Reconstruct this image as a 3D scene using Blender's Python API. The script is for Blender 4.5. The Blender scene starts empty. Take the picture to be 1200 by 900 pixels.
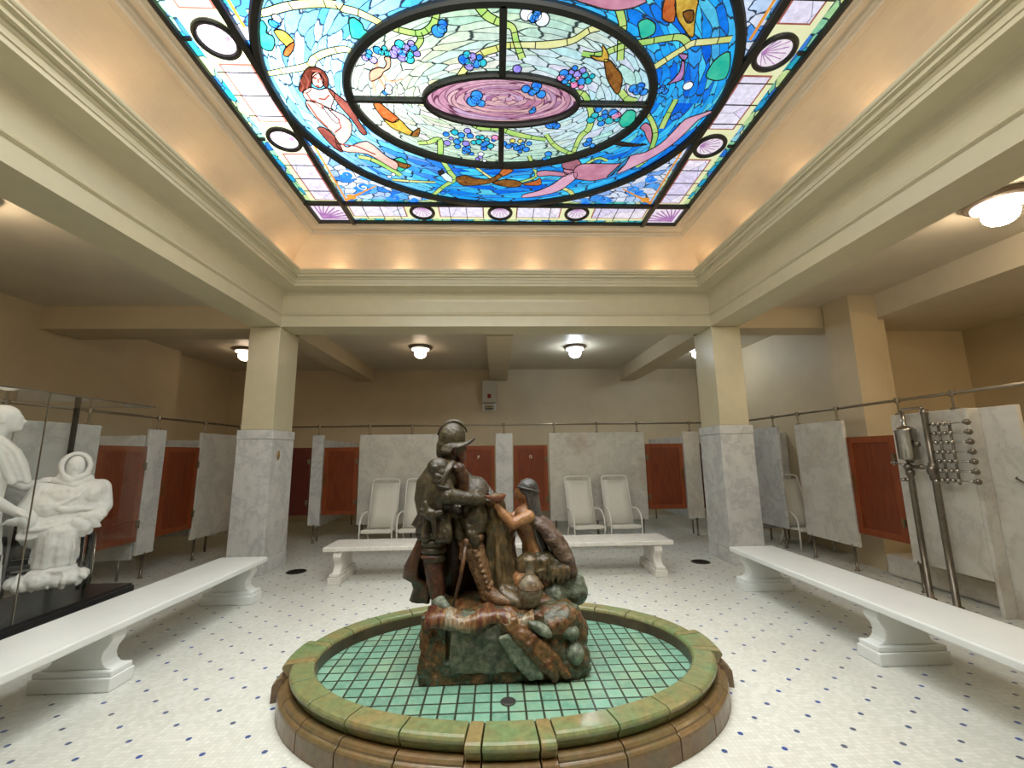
import bpy, bmesh, math, random
from mathutils import Vector, Matrix, noise
PI = math.pi
random.seed(11)
sc = bpy.context.scene
COL = sc.collection

# ------------------------------------------------------------------ mesh builder
ORG = {}

class MB:
    def __init__(self):
        self.v = []; self.f = []; self.m = []; self.uv = {}
        self.mi = 0
    def _add(self, vs, fs):
        b = len(self.v)
        self.v += [tuple(p) for p in vs]
        for f in fs:
            self.f.append(tuple(b + i for i in f)); self.m.append(self.mi)
        return b
    def box(self, x0, x1, y0, y1, z0, z1, rot=None, c=None):
        vs = [(x, y, z) for z in (z0, z1) for y in (y0, y1) for x in (x0, x1)]
        if rot is not None:
            c = Vector(c) if c else Vector(((x0+x1)/2, (y0+y1)/2, (z0+z1)/2))
            vs = [c + rot @ (Vector(p) - c) for p in vs]
        self._add(vs, [(0,2,3,1),(4,5,7,6),(0,1,5,4),(2,6,7,3),(0,4,6,2),(1,3,7,5)])
        return self
    def prism(self, poly, ax, a0, a1):
        n = len(poly)
        def P(p, a):
            if ax == 'x': return (a, p[0], p[1])
            if ax == 'y': return (p[0], a, p[1])
            return (p[0], p[1], a)
        vs = [P(p, a0) for p in poly] + [P(p, a1) for p in poly]
        ar = sum(poly[i][0]*poly[(i+1) % n][1]-poly[(i+1) % n][0]*poly[i][1] for i in range(n))
        flip = (ar > 0) ^ (ax == 'y')
        side = [(i, (i+1) % n, n+(i+1) % n, n+i) for i in range(n)]
        fs = [tuple(range(n))[::-1], tuple(range(n, 2*n))] + side
        if not flip: fs = [f[::-1] for f in fs]
        self._add(vs, fs)
        return self
    def tube(self, pts, r, n=8, closed=False, flat=None):
        pts = [Vector(p) for p in pts]; k = len(pts)
        rs = r if isinstance(r, (list, tuple)) else [r]*k
        rings = []; up = None
        for i in range(k):
            if closed: t = pts[(i+1) % k]-pts[i-1]
            else: t = pts[min(i+1, k-1)]-pts[max(i-1, 0)]
            if t.length < 1e-9: t = Vector((0,0,1))
            t.normalize()
            if up is None:
                up = Vector((0,0,1)) if abs(t.z) < .9 else Vector((1,0,0))
            a = up - t*up.dot(t)
            if a.length < 1e-6: a = t.orthogonal()
            a.normalize(); up = a; b = t.cross(a)
            rings.append([pts[i] + (a*math.cos(2*PI*j/n)*(flat or 1) + b*math.sin(2*PI*j/n))*rs[i] for j in range(n)])
        vs = [p for q in rings for p in q]; fs = []
        for i in range(k if closed else k-1):
            i2 = (i+1) % k
            for j in range(n):
                fs.append((i*n+j, i*n+(j+1) % n, i2*n+(j+1) % n, i2*n+j))
        if not closed:
            fs.append(tuple(range(n))[::-1]); fs.append(tuple((k-1)*n+j for j in range(n)))
        self._add(vs, fs)
        return self
    def lathe(self, prof, n=24, c=(0,0,0), sx=1, sy=1, axis=None):
        vs = []; fs = []; k = len(prof)
        R = axis.to_track_quat('Z','Y').to_matrix() if axis is not None else None
        for (r, z) in prof:
            for j in range(n):
                a = 2*PI*j/n
                p = Vector((r*sx*math.cos(a), r*sy*math.sin(a), z))
                if R: p = R @ p
                vs.append(p + Vector(c))
        for i in range(k-1):
            for j in range(n):
                fs.append((i*n+j, i*n+(j+1) % n, (i+1)*n+(j+1) % n, (i+1)*n+j))
        fs.append(tuple(range(n))[::-1]); fs.append(tuple((k-1)*n+j for j in range(n)))
        self._add(vs, fs)
        return self
    def ell(self, c, r, rot=None, n=14):
        c = Vector(c)
        if isinstance(r, (int, float)): r = (r, r, r)
        m = max(6, n*2//3); vs = [Vector((0,0,-r[2]))]
        for i in range(1, m):
            ph = -PI/2 + PI*i/m
            for j in range(n):
                a = 2*PI*j/n
                vs.append(Vector((r[0]*math.cos(ph)*math.cos(a), r[1]*math.cos(ph)*math.sin(a), r[2]*math.sin(ph))))
        vs.append(Vector((0,0,r[2])))
        if rot is not None: vs = [rot @ p for p in vs]
        vs = [p + c for p in vs]
        fs = [(0, 1+(j+1) % n, 1+j) for j in range(n)]
        for i in range(m-2):
            for j in range(n):
                fs.append((1+i*n+j, 1+i*n+(j+1) % n, 1+(i+1)*n+(j+1) % n, 1+(i+1)*n+j))
        last = len(vs)-1; b = 1+(m-2)*n
        fs += [(b+j, b+(j+1) % n, last) for j in range(n)]
        self._add(vs, fs)
        return self
    def limb(self, pts, rs, n=12):
        """tapered chain of round-ended segments (closed, overlapping; meant to be voxel-joined)"""
        for i in range(len(pts)-1):
            a, b = Vector(pts[i]), Vector(pts[i+1])
            L = (b-a).length
            k = max(2, int(L/ (min(rs[i], rs[i+1])*1.2 + 1e-4)))
            self.tube([a.lerp(b, t/k) for t in range(k+1)], [rs[i]+(rs[i+1]-rs[i])*t/k for t in range(k+1)], n)
        for p, r in zip(pts, rs): self.ell(p, r, n=n)
        return self
    def sheet(self, rows, th):
        """closed slab following a grid of points (rows of equal length), thickness th"""
        R = len(rows); C = len(rows[0])
        P = [[Vector(p) for p in r] for r in rows]
        def nrm(i, j):
            a = P[min(i+1,R-1)][j]-P[max(i-1,0)][j]; b = P[i][min(j+1,C-1)]-P[i][max(j-1,0)]
            q = a.cross(b)
            return q.normalized() if q.length > 1e-9 else Vector((0,0,1))
        N = [[nrm(i, j) for j in range(C)] for i in range(R)]
        vs = [P[i][j]+N[i][j]*th/2 for i in range(R) for j in range(C)] + [P[i][j]-N[i][j]*th/2 for i in range(R) for j in range(C)]
        o = R*C; fs = []
        for i in range(R-1):
            for j in range(C-1):
                a = i*C+j
                fs.append((a, a+C, a+C+1, a+1)); fs.append((o+a, o+a+1, o+a+C+1, o+a+C))
        for i in range(R-1):
            a = i*C; fs.append((a, o+a, o+a+C, a+C)); a = i*C+C-1; fs.append((a, a+C, o+a+C, o+a))
        for j in range(C-1):
            a = j; fs.append((a, a+1, o+a+1, o+a)); a = (R-1)*C+j; fs.append((a, o+a, o+a+1, a+1))
        self._add(vs, fs)
        return self
    def quad(self, a, b, c, d, uv=None):
        b0 = self._add([a, b, c, d], [(0,1,2,3)])
        if uv: self.uv[len(self.f)-1] = uv
        return self
    def build(self, name, mat, parent=None, smooth=False, world=False, bevel=0, remesh=0, relax=0, rough=None, seg=2):
        me = bpy.data.meshes.new(name)
        off = Vector((0,0,0))
        if parent is not None and world: off = ORG[parent.name]
        me.from_pydata([tuple(Vector(p)-off) for p in self.v], [], self.f)
        mats = mat if isinstance(mat, (list, tuple)) else [mat]
        for m in mats: me.materials.append(m)
        if len(mats) > 1: me.polygons.foreach_set('material_index', self.m)
        if self.uv:
            ul = me.uv_layers.new(name='UVMap')
            for p in me.polygons:
                if p.index in self.uv:
                    for li, t in zip(p.loop_indices, self.uv[p.index]): ul.data[li].uv = t
        ob = bpy.data.objects.new(name, me); COL.objects.link(ob)
        if parent is not None:
            ob.parent = parent; ORG[ob.name] = off
        if remesh:
            md = ob.modifiers.new('r', 'REMESH'); md.mode = 'VOXEL'; md.voxel_size = remesh
            if relax:
                s = ob.modifiers.new('s', 'SMOOTH'); s.iterations = relax; s.factor = .5
            dg = bpy.context.evaluated_depsgraph_get()
            new = bpy.data.meshes.new_from_object(ob.evaluated_get(dg))
            ob.modifiers.clear(); ob.data = new
            if not new.materials:
                for m in mats: new.materials.append(m)
            smooth = True
        if rough:
            amp, scale = rough
            me = ob.data
            ns = [v.normal.copy() for v in me.vertices]
            for v, nn in zip(me.vertices, ns):
                v.co += nn*amp*noise.fractal((v.co+off)*scale, 1.0, 2.0, 3)
        if smooth: ob.data.polygons.foreach_set('use_smooth', [True]*len(ob.data.polygons))
        if bevel:
            md = ob.modifiers.new('b', 'BEVEL'); md.width = bevel; md.segments = seg; md.limit_method = 'ANGLE'; md.angle_limit = .6
            if smooth is False and seg > 1: ob.data.polygons.foreach_set('use_smooth', [False]*len(ob.data.polygons))
        return ob

def tag(o, label, cat=None, group=None, kind=None):
    if label: o['label'] = label
    if cat: o['category'] = cat
    if group: o['group'] = group
    if kind: o['kind'] = kind
    return o
def thing(name, label, cat, loc=(0,0,0), rz=0, group=None, kind=None):
    o = bpy.data.objects.new(name, None); COL.objects.link(o)
    o.empty_display_size = .1
    o.location = loc; o.rotation_euler = (0,0,rz)
    ORG[o.name] = Vector(loc)
    return tag(o, label, cat, group, kind)
def struct(name, mb, mat, **k):
    o = mb.build(name, mat, **k); o['kind'] = 'structure'; return o
def copy_tree(o, parent=None):
    c = o.copy(); COL.objects.link(c)
    if parent is not None: c.parent = parent
    for ch in list(o.children): copy_tree(ch, c)
    return c

# ------------------------------------------------------------------ node helper
class NT:
    def __init__(self, name):
        self.mat = bpy.data.materials.new(name); self.mat.use_nodes = True
        self.t = self.mat.node_tree; self.t.nodes.clear()
        self.out = self.t.nodes.new('ShaderNodeOutputMaterial')
    def n(self, typ, **k):
        nd = self.t.nodes.new(typ)
        for a, b in k.items(): setattr(nd, a, b)
        return nd
    def put(self, sock, val):
        if hasattr(val, 'is_linked') or isinstance(val, bpy.types.NodeSocket): self.t.links.new(val, sock)
        elif val is not None:
            if isinstance(val, (tuple, list)) and len(val) == 3 and sock.type == 'RGBA': val = (*val, 1)
            sock.default_value = val
    def math(self, op, a, b=None, c=None):
        nd = self.n('ShaderNodeMath', operation=op)
        for s, v in zip(nd.inputs, (a, b, c)): self.put(s, v)
        return nd.outputs[0]
    def co(self, which='Object'): return self.n('ShaderNodeTexCoord').outputs[which]
    def xyz(self, v):
        s = self.n('ShaderNodeSeparateXYZ'); self.put(s.inputs[0], v); return s.outputs
    def comb(self, x, y, z):
        s = self.n('ShaderNodeCombineXYZ')
        for i, v in enumerate((x, y, z)): self.put(s.inputs[i], v)
        return s.outputs[0]
    def vmath(self, op, a, b=None):
        nd = self.n('ShaderNodeVectorMath', operation=op); self.put(nd.inputs[0], a)
        if b is not None: self.put(nd.inputs[1], b)
        return nd.outputs[0]
    def noise(self, v, scale, detail=4, rough=.55, dist=0, col=False):
        nd = self.n('ShaderNodeTexNoise'); self.put(nd.inputs['Vector'], v)
        nd.inputs['Scale'].default_value = scale; nd.inputs['Detail'].default_value = detail
        nd.inputs['Roughness'].default_value = rough; nd.inputs['Distortion'].default_value = dist
        return nd.outputs['Color' if col else 'Fac']
    def ramp(self, fac, stops, interp='LINEAR'):
        nd = self.n('ShaderNodeValToRGB'); self.put(nd.inputs[0], fac); cr = nd.color_ramp; cr.interpolation = interp
        while len(cr.elements) < len(stops): cr.elements.new(.5)
        for e, (p, c) in zip(cr.elements, stops):
            e.position = p; e.color = (*c, 1) if len(c) == 3 else c
        return nd.outputs[0]
    def mix(self, f, a, b, blend='MIX'):
        nd = self.n('ShaderNodeMix', data_type='RGBA', blend_type=blend)
        self.put(nd.inputs[0], f); self.put(nd.inputs[6], a); self.put(nd.inputs[7], b)
        return nd.outputs[2]
    def pbr(self, col, rough=.5, metal=0, bump=None, bstr=.2, bdist=.01, spec=None, coat=0):
        p = self.n('ShaderNodeBsdfPrincipled')
        self.put(p.inputs['Base Color'], col); self.put(p.inputs['Roughness'], rough); self.put(p.inputs['Metallic'], metal)
        if spec is not None: p.inputs['Specular IOR Level'].default_value = spec
        if coat: p.inputs['Coat Weight'].default_value = coat; p.inputs['Coat Roughness'].default_value = .15
        if bump is not None:
            b = self.n('ShaderNodeBump'); b.inputs['Strength'].default_value = bstr; b.inputs['Distance'].default_value = bdist
            self.put(b.inputs['Height'], bump); self.t.links.new(b.outputs[0], p.inputs['Normal'])
        self.t.links.new(p.outputs[0], self.out.inputs[0])
        return self.mat
    def emit(self, col, strength=1.0):
        e = self.n('ShaderNodeEmission'); self.put(e.inputs[0], col); self.put(e.inputs[1], strength)
        self.t.links.new(e.outputs[0], self.out.inputs[0]); return self.mat
    def objrand(self): return self.n('ShaderNodeObjectInfo').outputs['Random']
    def voro(self, v, scale=1, feature='F1', rnd=1):
        nd = self.n('ShaderNodeTexVoronoi', feature=feature); self.put(nd.inputs['Vector'], v)
        nd.inputs['Scale'].default_value = scale; nd.inputs['Randomness'].default_value = rnd
        return nd

def plain(name, col, rough=.5, metal=0, nz=.06, scale=6, **k):
    t = NT(name); f = t.noise(t.co(), scale, 4)
    a = tuple(min(1, c*(1+nz)) for c in col); b = tuple(c*(1-nz) for c in col)
    return t.pbr(t.ramp(f, [(.3, b), (.7, a)]), rough, metal, **k)

def mk_marble(name, base, vein, amount=.5, rough=.32, stain=None, scale=1.0):
    t = NT(name)
    v = t.vmath('ADD', t.co(), t.comb(t.math('MULTIPLY', t.objrand(), 37), t.math('MULTIPLY', t.objrand(), 11), t.math('MULTIPLY', t.objrand(), 23)))
    warp = t.vmath('MULTIPLY', t.noise(v, 1.6*scale, 5, .6, col=True), (.9, .9, .9))
    w = t.vmath('ADD', v, warp)
    a = t.noise(w, 2.2*scale, 6, .62)
    ln = t.math('ABSOLUTE', t.math('SUBTRACT', a, .5))
    vn = t.ramp(ln, [(0, (1,1,1)), (.035, (.35,.35,.35)), (.12, (0,0,0))])
    cl = t.ramp(t.noise(v, 1.1*scale, 5, .6), [(.35, (0,0,0)), (.72, (1,1,1))])
    f = t.math('MULTIPLY', t.math('ADD', t.math('MULTIPLY', vn, .75), t.math('MULTIPLY', cl, .45)), amount)
    c = t.mix(f, base, vein)
    if stain:
        z = t.noise(t.vmath('ADD', v, (5,3,9)), 1.4, 4, .6)
        c = t.mix(t.ramp(z, [(.56, (0,0,0)), (.72, (.55,.55,.55))]), c, stain)
    return t.pbr(c, rough)

M = {}
M['cream'] = plain('cream paint', (.63,.57,.385), .3, nz=.03)
M['cove'] = plain('warm cove paint', (.74,.63,.47), .5, nz=.03)
M['wall'] = plain('tan wall paint', (.60,.50,.33), .55, nz=.05, scale=2)
M['ceil'] = plain('ceiling paint', (.62,.55,.42), .5, nz=.05, scale=2)
M['marble'] = mk_marble('white marble', (.72,.725,.695), (.30,.31,.33), .55)
M['marble_old'] = mk_marble('aged marble', (.70,.67,.59), (.36,.35,.32), .5, .38, stain=(.40,.30,.19))
M['marble_bench'] = mk_marble('bench marble', (.76,.74,.68), (.45,.44,.41), .5, .35, scale=1.6)
M['bench'] = plain('white bench paint', (.78,.81,.79), .28, nz=.02)
M['white_metal'] = plain('white enamel', (.80,.79,.73), .35, nz=.02)
M['sling'] = plain('white vinyl sling', (.77,.75,.67), .55, nz=.03, scale=30)
M['plaster'] = plain('white plaster', (.93,.93,.90), .6, nz=.03, scale=9)
M['black'] = plain('black lacquer', (.012,.012,.014), .25, nz=.1)
M['dark_metal'] = plain('dark metal', (.045,.04,.035), .35, .8)
M['came'] = plain('dark lead frame', (.02,.022,.02), .45, .3)
M['nickel'] = plain('old nickel', (.42,.39,.34), .25, 1.0, nz=.15, scale=14)
M['pipe'] = plain('tarnished pipe', (.22,.19,.15), .38, .9, nz=.2, scale=10)
M['rail'] = plain('dull brass rail', (.30,.25,.18), .35, .9, nz=.12, scale=12)
M['brass'] = plain('brass plate', (.42,.27,.10), .4, .7, nz=.2, scale=20)
M['plate'] = plain('brown push plate', (.20,.075,.02), .4, .4, nz=.2, scale=20)
M['hinge'] = plain('tarnished hinge', (.20,.16,.09), .45, .7, nz=.25, scale=30)
M['drain'] = plain('cast drain', (.06,.055,.05), .5, .6, nz=.2, scale=40)
M['beige'] = plain('beige plastic', (.50,.46,.36), .5, nz=.02)
M['red'] = plain('red lens', (.25,.02,.02), .3)
M['rubber'] = plain('black rubber', (.015,.015,.015), .6)
M['white_letter'] = plain('white letter', (.8,.75,.6), .5)

def mk_wood(name, c1, c2):
    t = NT(name); v = t.co(); o = t.xyz(v)
    p = t.comb(t.math('MULTIPLY', o[0], 9), t.math('MULTIPLY', o[1], 9), t.math('MULTIPLY', o[2], 1.1))
    f = t.noise(p, 3.0, 5, .6, .4)
    return t.pbr(t.ramp(f, [(.3, c1), (.75, c2)]), .38, coat=.15)
M['wood'] = mk_wood('mahogany', (.135,.021,.003), (.235,.045,.007))
M['wood_frame'] = mk_wood('mahogany rail', (.19,.035,.006), (.30,.068,.013))
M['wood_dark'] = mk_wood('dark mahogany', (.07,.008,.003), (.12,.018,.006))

def mk_floor():
    t = NT('mosaic floor'); o = t.xyz(t.co())
    def cell(s, p):
        q = t.math('DIVIDE', s, p); fr = t.math('FRACT', q); return q, t.math('ABSOLUTE', t.math('SUBTRACT', fr, .5))
    qx, ex = cell(o[0], .027); qy, ey = cell(o[1], .0265)
    edge = t.math('MAXIMUM', ex, ey)
    grout = t.ramp(edge, [(.40, (0,0,0)), (.47, (1,1,1))])
    vid = t.n('ShaderNodeTexWhiteNoise', noise_dimensions='2D')
    t.put(vid.inputs['Vector'], t.comb(t.math('FLOOR', qx), t.math('FLOOR', qy), 0))
    tile = t.ramp(vid.outputs[0], [(0, (.575,.59,.54)), (1, (.69,.705,.655))])
    big = t.noise(t.co(), 1.3, 4, .6)
    tile = t.mix(t.ramp(big, [(.4, (0,0,0)), (.75, (.5,.5,.5))]), tile, (.53,.52,.455))
    c = t.mix(t.math('MULTIPLY', grout, .45), tile, (.46,.44,.38))
    def dots(ox, oy):
        fx = t.math('SUBTRACT', t.math('FRACT', t.math('DIVIDE', t.math('ADD', o[0], ox), .324)), .5)
        fy = t.math('SUBTRACT', t.math('FRACT', t.math('DIVIDE', t.math('ADD', o[1], oy), .265)), .5)
        d = t.math('MAXIMUM', t.math('ABSOLUTE', t.math('MULTIPLY', fx, .324)), t.math('ABSOLUTE', t.math('MULTIPLY', fy, .265)))
        s = t.math('ADD', t.math('ABSOLUTE', t.math('MULTIPLY', fx, .324)), t.math('ABSOLUTE', t.math('MULTIPLY', fy, .265)))
        return t.math('MULTIPLY', t.math('LESS_THAN', d, .0145), t.math('LESS_THAN', s, .0215))
    # lattice passes through (1.996, 2.591) and (1.839, 2.450)
    f = t.math('MAXIMUM', dots(.162-1.996+3.24, .1325-2.591+2.65), dots(.162-1.834+3.24, .1325-2.4585+2.65))
    blue = t.ramp(t.noise(t.co(), 2.2, 1), [(.35, (.03,.07,.30)), (.6, (.06,.09,.16)), (.75, (.10,.10,.12))])
    c = t.mix(f, c, blue)
    return t.pbr(c, .33, bump=t.math('SUBTRACT', 1.0, grout), bstr=.15, bdist=.002)
M['floor'] = mk_floor()

def mk_pool():
    t = NT('sea green pool tile'); o = t.xyz(t.co())
    qx = t.math('DIVIDE', o[0], .099); qy = t.math('DIVIDE', o[1], .099)
    ex = t.math('ABSOLUTE', t.math('SUBTRACT', t.math('FRACT', qx), .5)); ey = t.math('ABSOLUTE', t.math('SUBTRACT', t.math('FRACT', qy), .5))
    g = t.ramp(t.math('MAXIMUM', ex, ey), [(.415, (0,0,0)), (.455, (1,1,1))])
    w = t.n('ShaderNodeTexWhiteNoise', noise_dimensions='2D'); t.put(w.inputs['Vector'], t.comb(t.math('FLOOR', qx), t.math('FLOOR', qy), 0))
    a = t.ramp(w.outputs[0], [(0, (.085,.215,.15)), (.5, (.115,.28,.195)), (1, (.17,.36,.26))])
    sp = t.ramp(t.noise(t.co(), 28, 4, .7), [(.35, (0,0,0)), (.8, (.8,.8,.8))])
    a = t.mix(sp, a, (.27,.42,.32))
    r = t.ramp(t.noise(t.co(), 3.2, 3), [(.5, (0,0,0)), (.78, (.6,.6,.6))])
    a = t.mix(r, a, (.30,.38,.22))
    c = t.mix(g, a, (.03,.035,.022))
    return t.pbr(c, .3, bump=t.math('SUBTRACT', 1.0, g), bstr=.35, bdist=.004)
M['pool'] = mk_pool()

def mk_coping(name, g1, g2, o1, bias):
    t = NT(name); v = t.co()
    isl = t.n('ShaderNodeNewGeometry').outputs['Random Per Island']
    n1 = t.noise(v, 4.5, 5, .65)
    f = t.math('ADD', t.math('MULTIPLY', n1, .9), t.math('MULTIPLY', t.math('SUBTRACT', isl, .5), .45))
    a = t.ramp(f, [(.22, g1), (.45, g2), (bias, o1), (.95, tuple(c*.6 for c in o1))])
    d = t.ramp(t.noise(v, 22, 5, .7), [(.3, (.62,.62,.62)), (.62, (1,1,1))])
    c = t.mix(1, a, d, 'MULTIPLY')
    return t.pbr(c, .3, bump=t.noise(v, 60, 3), bstr=.12, bdist=.004, coat=.2)
M['coping'] = mk_coping('green glazed coping', (.10,.19,.075), (.17,.24,.10), (.28,.21,.085), .70)
M['basin'] = mk_coping('ochre glazed basin wall', (.10,.11,.045), (.155,.115,.048), (.19,.11,.042), .62)

M['lip'] = plain('dark brown glazed lip', (.075,.05,.028), .35, nz=.4, scale=7)
def mk_glaze(name, stops, scale=5, rough=.34, dist=1.2, stretch=(1,1,1), fine=.68):
    t = NT(name); v = t.vmath('MULTIPLY', t.co(), stretch)
    f = t.noise(v, scale, 6, .68, dist)
    a = t.ramp(f, stops)
    d = t.ramp(t.noise(v, scale*7, 5, .7), [(.34, (1-fine, 1-fine, 1-fine)), (.62, (1,1,1))])
    return t.pbr(t.mix(1, a, d, 'MULTIPLY'), rough, bump=t.noise(v, scale*6, 5, .65), bstr=.6, bdist=.014, coat=.08)
DK, RU, OL, SG, CR, OC, GY = (.018,.010,.006), (.13,.038,.014), (.065,.058,.024), (.13,.165,.11), (.40,.36,.25), (.21,.11,.038), (.19,.17,.14)
M['rock'] = mk_glaze('mottled glazed rock', [(.26, DK), (.38, RU), (.46, OC), (.53, OL), (.61, SG), (.70, RU), (.80, CR)], 5.5, .36, 1.8)
M['cloth'] = mk_glaze('striped cloth glaze', [(.28, (.05,.016,.012)), (.42, (.16,.05,.025)), (.5, (.30,.18,.07)), (.58, (.42,.38,.27)), (.66, (.13,.05,.03)), (.76, (.22,.25,.17)), (.88, (.45,.41,.3))], 5, .33, 1.0, (1.6,.4,.4))
M['rock_brown'] = mk_glaze('brown glazed rock', [(.25, DK), (.42, RU), (.58, OC), (.75, OL)], 4.5, .33, 1.4)
M['rock_green'] = mk_glaze('grey green glazed rock', [(.25, OL), (.45, SG), (.62, (.30,.34,.25)), (.8, CR)], 5, .4, 1)
M['panel_green'] = mk_glaze('dark green glaze panel', [(.28, (.05,.055,.04)), (.45, (.12,.13,.09)), (.6, (.20,.20,.13)), (.8, OC)], 4, .35, 1)
M['armor'] = mk_glaze('pewter bronze armour glaze', [(.25, (.013,.009,.004)), (.44, (.046,.032,.013)), (.58, (.085,.065,.028)), (.70, (.095,.085,.045)), (.82, (.19,.15,.085))], 7, .33, 1.1, fine=.65)
M['cape'] = mk_glaze('brown cape glaze', [(.28, (.02,.012,.008)), (.45, (.075,.032,.014)), (.6, (.16,.07,.026)), (.78, (.17,.14,.07))], 4, .35, 1.2)
M['cape_olive'] = mk_glaze('olive cape glaze', [(.28, (.014,.009,.005)), (.46, (.05,.036,.015)), (.62, (.11,.085,.04)), (.82, (.24,.20,.11))], 5, .35, 1.2)
M['boot'] = mk_glaze('ochre boot glaze', [(.28, (.06,.03,.015)), (.45, (.20,.10,.04)), (.62, (.34,.21,.10)), (.8, (.42,.36,.24))], 9, .33, .8)
M['greave'] = mk_glaze('rust greave glaze', [(.28, DK), (.5, (.10,.035,.018)), (.75, (.2,.08,.035))], 8, .3, .8)
M['skin'] = mk_glaze('terracotta skin glaze', [(.28, (.13,.045,.016)), (.5, (.33,.15,.055)), (.75, (.46,.27,.11))], 6, .32, .8, fine=.3)
M['face'] = mk_glaze('dark terracotta face glaze', [(.28, (.05,.02,.01)), (.5, (.14,.05,.025)), (.75, (.22,.10,.05))], 9, .32, .8, fine=.3)
M['hair'] = mk_glaze('dark grey hair glaze', [(.28, (.03,.028,.025)), (.55, (.09,.085,.075)), (.8, (.17,.16,.14))], 8, .35, 1, (1,1,.35))
M['drape'] = mk_glaze('olive and rose drape glaze', [(.28, (.03,.016,.008)), (.42, (.06,.05,.02)), (.54, (.17,.11,.045)), (.68, (.12,.14,.09)), (.84, (.26,.16,.09))], 5, .33, 1.4, (1,1,.4))
M['jar'] = mk_glaze('grey brown jar glaze', [(.28, (.10,.045,.02)), (.46, (.22,.15,.08)), (.62, (.30,.27,.19)), (.8, (.42,.4,.32))], 5, .3, 1.2)
M['feather'] = mk_glaze('feather cloak glaze', [(.28, (.04,.025,.018)), (.5, (.13,.07,.045)), (.7, (.24,.19,.13)), (.85, (.4,.36,.26))], 7, .35, 1, (1,1,2))
M['bowl'] = mk_glaze('red brown bowl glaze', [(.3, (.10,.03,.015)), (.6, (.22,.075,.035)), (.8, (.4,.22,.14))], 9, .25, .6, fine=.3)

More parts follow.
